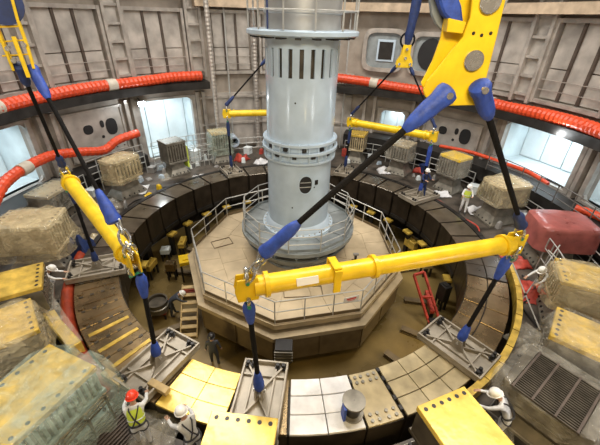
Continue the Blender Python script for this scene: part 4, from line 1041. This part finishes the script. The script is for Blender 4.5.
for (px, py, w_, d_, h_, mm, lab, st) in items:
    p = at(px, py, PZ+st+h_); e = empty('pit_equipment', (p.x, p.y, PZ), lab, 'equipment', R(rnd.uniform(-30, 30)))
    MB().box((0, 0, st+h_/2), (w_, d_, h_)).build('body', M[mm], e, bevel=.02)
    for sx in (-1, 1):
        for sy in (-1, 1): MB().box((sx*(w_/2-.06), sy*(d_/2-.06), st/2), (.08, .08, st)).build('leg', M['dark'], e)
    MB().box((0, 0, st+h_+.02), (w_*.5, d_*.5, .05)).build('cap', M[mm], e)
p = at(158, 305, PZ+.9); e = empty('drum', (p.x, p.y, PZ+.65), 'dark round drum standing on the red base in the left pit', 'drum')
MB().lathe([(.01, 0), (.45, 0), (.45, .5), (.47, .55), (.40, .55), (.38, .4), (.01, .4)], 24).build('shell', M['blockd'], e, True); MB().lathe([(.45, .25), (.48, .27), (.48, .31), (.45, .33)], 24).build('hoop', M['block'], e, True)
# red scissor frame in right pit
e = empty('red_frame', at(437, 330, PZ), 'red steel trestle in the right pit below front beam', 'trestle')
b0 = e.location
for (p0, p1, z0, z1) in (((414, 275), (428, 320), -.6, -2.2), ((424, 272), (440, 322), -.6, -2.2), ((414, 275), (424, 272), -.6, -.6), ((420, 297), (432, 297), -1.4, -1.4), ((428, 322), (440, 322), -2.2, -2.2)):
    MB().bar(at(*p0, z0)-b0, at(*p1, z1)-b0, .1).build('bar', M['redcloth'], e)
MB().box((at(434, 324, -2.3)-b0), (.5, .3, .5)).build('foot', M['dark'], e)
# pit radial girders: pieces of the pit floor
fl = bpy.data.objects['floor']
for aa in (172, 155, 133, 112, 48, 33, 15, -8, -28, -45, -150):
    Mx = Matrix.Rotation(R(aa-90), 3, 'Z'); g = MB()
    for z_, w_, h_ in ((PZ+.18, .3, .06), (PZ+.03, .3, .06), (PZ+.1, .06, .12)): g.box(pol(6.5, aa, z_), (w_, 1.5, h_), Mx)
    g.build('girder', M['deckside'], fl)

# ------------------------------------------------------------------ people
def person(loc, rz, lab, pose='stand', lean=0, crouch=0, helmet='helmet', top='overall', legs='overall', harness=True, vest=False, arms=None, head=(0, 0)):
    e = empty('person', loc, lab, 'person', rz)
    J = {}
    ph = .94-crouch
    J['pel'] = Vector((0, 0, ph))
    RM = Matrix.Rotation(-R(lean), 3, 'X')    # lean forward (+y)
    def up(x, y, z): return J['pel']+RM @ Vector((x, y, z))
    J['sp'] = up(0, 0, .2); J['ch'] = up(0, .01, .42); J['nk'] = up(0, .01, .56)
    hd = Matrix.Rotation(R(head[0]), 3, 'X') @ Matrix.Rotation(R(head[1]), 3, 'Z')
    J['hd0'] = J['nk']+RM @ Vector((0, .01, .07)); J['hd1'] = J['nk']+RM @ Vector((0, .03, .15)); J['hd2'] = J['nk']+RM @ Vector((0, .02, .22))
    V, E, Rr = [], [], []
    def v(p, r): V.append(Vector(p)); Rr.append(r if isinstance(r, tuple) else (r, r)); return len(V)-1
    a = v(J['pel'], (.16, .12)); b = v(J['sp'], (.145, .11)); c = v(J['ch'], (.175, .12)); d = v(J['nk'], (.062, .062))
    h0 = v(J['hd0'], (.075, .085)); h1 = v(J['hd1'], (.092, .105)); h2 = v(J['hd2'], (.065, .075))
    E += [(a, b), (b, c), (c, d), (d, h0), (h0, h1), (h1, h2)]
    # nose
    nv = v(J['hd1']+RM @ Vector((0, .115, -.03)), .014); E.append((h1, nv))
    skin_c = [(J['hd1'], .17)]
    for s_ in (-1, 1):
        hip = v(J['pel']+Vector((s_*.10, 0, -.06)), (.10, .10))
        if crouch > .2:
            knee = J['pel']+Vector((s_*.17, .36, -.05-.0)); knee.z = max(.42, ph-.06)
            ank = Vector((s_*.14, .05, .09))
        else:
            knee = Vector((s_*.12, .05+crouch, .5)); ank = Vector((s_*.13, -.02 if s_ > 0 else .12, .09))
        k_ = v(knee, (.068, .068)); an = v(ank, (.05, .05)); to = v(ank+Vector((s_*.02, .17, -.045)), (.042, .035))
        E += [(a, hip), (hip, k_), (k_, an), (an, to)]
        sh_ = up(s_*.19, 0, .49); si = v(sh_, (.07, .07))
        ar = (arms or {}).get(s_, (Vector((s_*.08, .0, -.27)), Vector((s_*.02, .10, -.24))))
        el = sh_+Vector(ar[0]); wr = el+Vector(ar[1])
        ei = v(el, (.047, .047)); wi = v(wr, (.033, .036)); u_ = Vector(ar[1]).normalized()
        pm = wr+u_*.06; pi_ = v(pm, (.036, .02)); E += [(c, si), (si, ei), (ei, wi), (wi, pi_)]
        sd = u_.cross(Vector((0, 0, 1)));
        if sd.length < .1: sd = Vector((1, 0, 0))
        sd.normalize(); dn = u_.cross(sd)
        for f_, (o_, L_) in enumerate(((-.033, .065), (-.012, .08), (.012, .075), (.032, .06))):
            f1 = v(pm+sd*o_+u_*.045, .0095); f2 = v(pm+sd*o_*1.15+u_*(.045+L_*.55)+dn*.012*s_, .009); f3 = v(pm+sd*o_*1.15+u_*(.04+L_*.9)+dn*.035*s_, .008)
            E += [(pi_, f1), (f1, f2), (f2, f3)]
        t1 = v(wr+u_*.035+sd*.04, .011); t2 = v(wr+u_*.075+sd*.062, .009); E += [(wi, t1), (t1, t2)]
        skin_c.append((pm+u_*.03, .10))
        J['el%d' % s_] = el; J['sh%d' % s_] = sh_; J['hip%d' % s_] = V[hip]
        J['ank%d' % s_] = ank
    me = bpy.data.meshes.new('body'); me.from_pydata([tuple(p) for p in V], E, [])
    ob = bpy.data.objects.new('body', me); col.objects.link(ob)
    sk = ob.modifiers.new('skin', 'SKIN')
    for i, r_ in enumerate(Rr): me.skin_vertices[0].data[i].radius = r_
    me.skin_vertices[0].data[0].use_root = True
    ss = ob.modifiers.new('sub', 'SUBSURF'); ss.levels = 2; ss.render_levels = 2
    dg = bpy.context.evaluated_depsgraph_get(); ev = ob.evaluated_get(dg); me2 = bpy.data.meshes.new_from_object(ev)
    bpy.data.objects.remove(ob); me2.name = 'body'
    me2.materials.clear()
    for nm in (top, legs, 'skin', 'boots'): me2.materials.append(M[nm])
    for p in me2.polygons:
        c_ = p.center; mi = 0 if c_.z > ph+.02 else 1
        for (q, rr) in skin_c:
            if (c_-q).length < rr: mi = 2
        if c_.z < .15: mi = 3
        p.material_index = mi; p.use_smooth = True
    bo = bpy.data.objects.new('body', me2); col.objects.link(bo); bo.parent = e
    # eyes, ears on the face
    hc = J['hd1']
    for s_ in (-1, 1):
        MB().lathe([(.001, -.012), (.012, 0), (.001, .012)], 8, hc+RM @ Vector((s_*.035, .098, .0))).build('eye', M['boots'], e, True)
        MB().lathe([(.001, -.03), (.018, 0), (.001, .03)], 8, hc+RM @ Vector((s_*.094, 0, -.01))).build('ear', M['skin'], e, True)
    # helmet: dome and brim
    rot = RM.to_4x4()
    vs = []; n = 20
    hm = MB(); prof = [(.135, 0), (.137, .03), (.128, .075), (.10, .115), (.055, .14), (.001, .148)]
    for (r_, z_) in prof:
        for k in range(n): t = 2*math.pi*k/n; vs.append(hc+RM @ Vector((r_*.94*math.cos(t), r_*1.1*math.sin(t)+.01, z_+.035)))
    m_ = len(prof); hm.add(vs, [(i*n+k, i*n+(k+1) % n, (i+1)*n+(k+1) % n, (i+1)*n+k) for i in range(m_-1) for k in range(n)])
    ho = hm.build('helmet', M[helmet], e, True)
    br = MB(); vb = []
    for (r_, z_) in ((.13, .035), (.165, .028), (.165, .02), (.13, .022)):
        for k in range(n): t = 2*math.pi*k/n; ex = 1.2 if math.sin(t) > .5 else 1.0; vb.append(hc+RM @ Vector((r_*.9*math.cos(t), r_*1.08*ex*math.sin(t)+.01, z_)))
    br.add(vb, [(j*n+k, j*n+(k+1) % n, ((j+1) % 4)*n+(k+1) % n, ((j+1) % 4)*n+k) for j in range(4) for k in range(n)]); br.build('brim', M[helmet], ho, True)
    def loop(zc, w_, d_, name, mm, r_=.02, tilt=0):
        MB().ring([up(w_*math.cos(t), d_*math.sin(t)+.005, zc+tilt*math.cos(t)) for t in [2*math.pi*k/20 for k in range(20)]], r_, 6).build(name, M[mm], e, True)
    if harness:
        loop(.05, .185, .145, 'belt', 'strap', .022)
        for s_ in (-1, 1):
            MB().tube([up(s_*.10, -.14, .05), up(-s_*.02, -.165, .28), up(-s_*.10, -.12, .50), up(-s_*.11, .02, .555), up(-s_*.11, .13, .44), up(-s_*.06, .14, .10)], .018, 6).build('harness_strap', M['strap'], e, True)
            MB().ring([J['hip%d' % s_]+Vector((.115*math.cos(t), .115*math.sin(t)+.02, -.06+.03*math.sin(t))) for t in [2*math.pi*k/16 for k in range(16)]], .016, 6).build('leg_strap', M['strap'], e, True)
    if vest:
        vs = []; n = 24
        for (zz, w_, d_) in ((.10, .185, .15), (.25, .185, .155), (.40, .205, .16), (.50, .17, .13)):
            for k in range(n): t = 2*math.pi*k/n; vs.append(up(w_*math.cos(t), d_*math.sin(t)+.005, zz))
        MB().add(vs, [(i*n+k, i*n+(k+1) % n, (i+1)*n+(k+1) % n, (i+1)*n+k) for i in range(3) for k in range(n)]).build('vest', M['hivis'], e, True)
        loop(.22, .19, .158, 'reflective_band', 'white', .013)
    return e
def feet(px, py, hz, z):
    """ground point under a head seen at px,py and standing hz high"""
    p = at(px, py, z+hz); return Vector((p.x, p.y, z))
fwdarms = {1: (Vector((.08, .14, -.22)), Vector((-.04, .22, .02))), -1: (Vector((-.08, .14, -.22)), Vector((.04, .22, .02)))}
reach = {1: (Vector((.06, .22, -.15)), Vector((-.02, .22, -.08))), -1: (Vector((-.06, .22, -.15)), Vector((.02, .22, -.08)))}
person(feet(131, 408, 1.65, LZ), R(22), 'worker in red helmet and yellow vest bending beside left front plate', lean=22, helmet='redhelmet', vest=True, arms=reach)
person(feet(188, 420, 1.65, LZ), R(48), 'worker in white helmet and white coverall with harness at bottom left centre', lean=20, arms=reach, vest=False)
person(feet(516, 404, 1.45, LZ), R(62), 'worker in white coverall and black harness beside right front plate', lean=35, arms=reach)
person(feet(36, 270, 1.2, LZ), R(-65), 'crouching worker in white coverall left of the red brown pad', crouch=.38, lean=35, arms=reach)
person(feet(551, 266, 1.45, LZ), R(110), 'worker with white helmet crouching among scaffold tubes at right', crouch=.2, lean=30, arms=reach)
person(feet(470, 186, 1.7, LZ), R(160), 'worker in hi-vis vest standing left of the grey right block', vest=True, arms=fwdarms, harness=False)
person(feet(427, 170, 1.7, LZ+.45), R(200), 'worker in blue standing by the right rear lifting plate', top='bluedk', legs='bluedk', arms=fwdarms)
person(feet(168, 295, 1.3, PZ), R(-80), 'worker with white helmet bending on the left pit floor', lean=55, arms=reach, top='jacket', legs='jacket', harness=False)
person(feet(211, 337, 1.7, PZ), R(10), 'dark clothed worker standing in the pit left of platform drum', top='jacket', legs='jacket', helmet='bolt', harness=False)
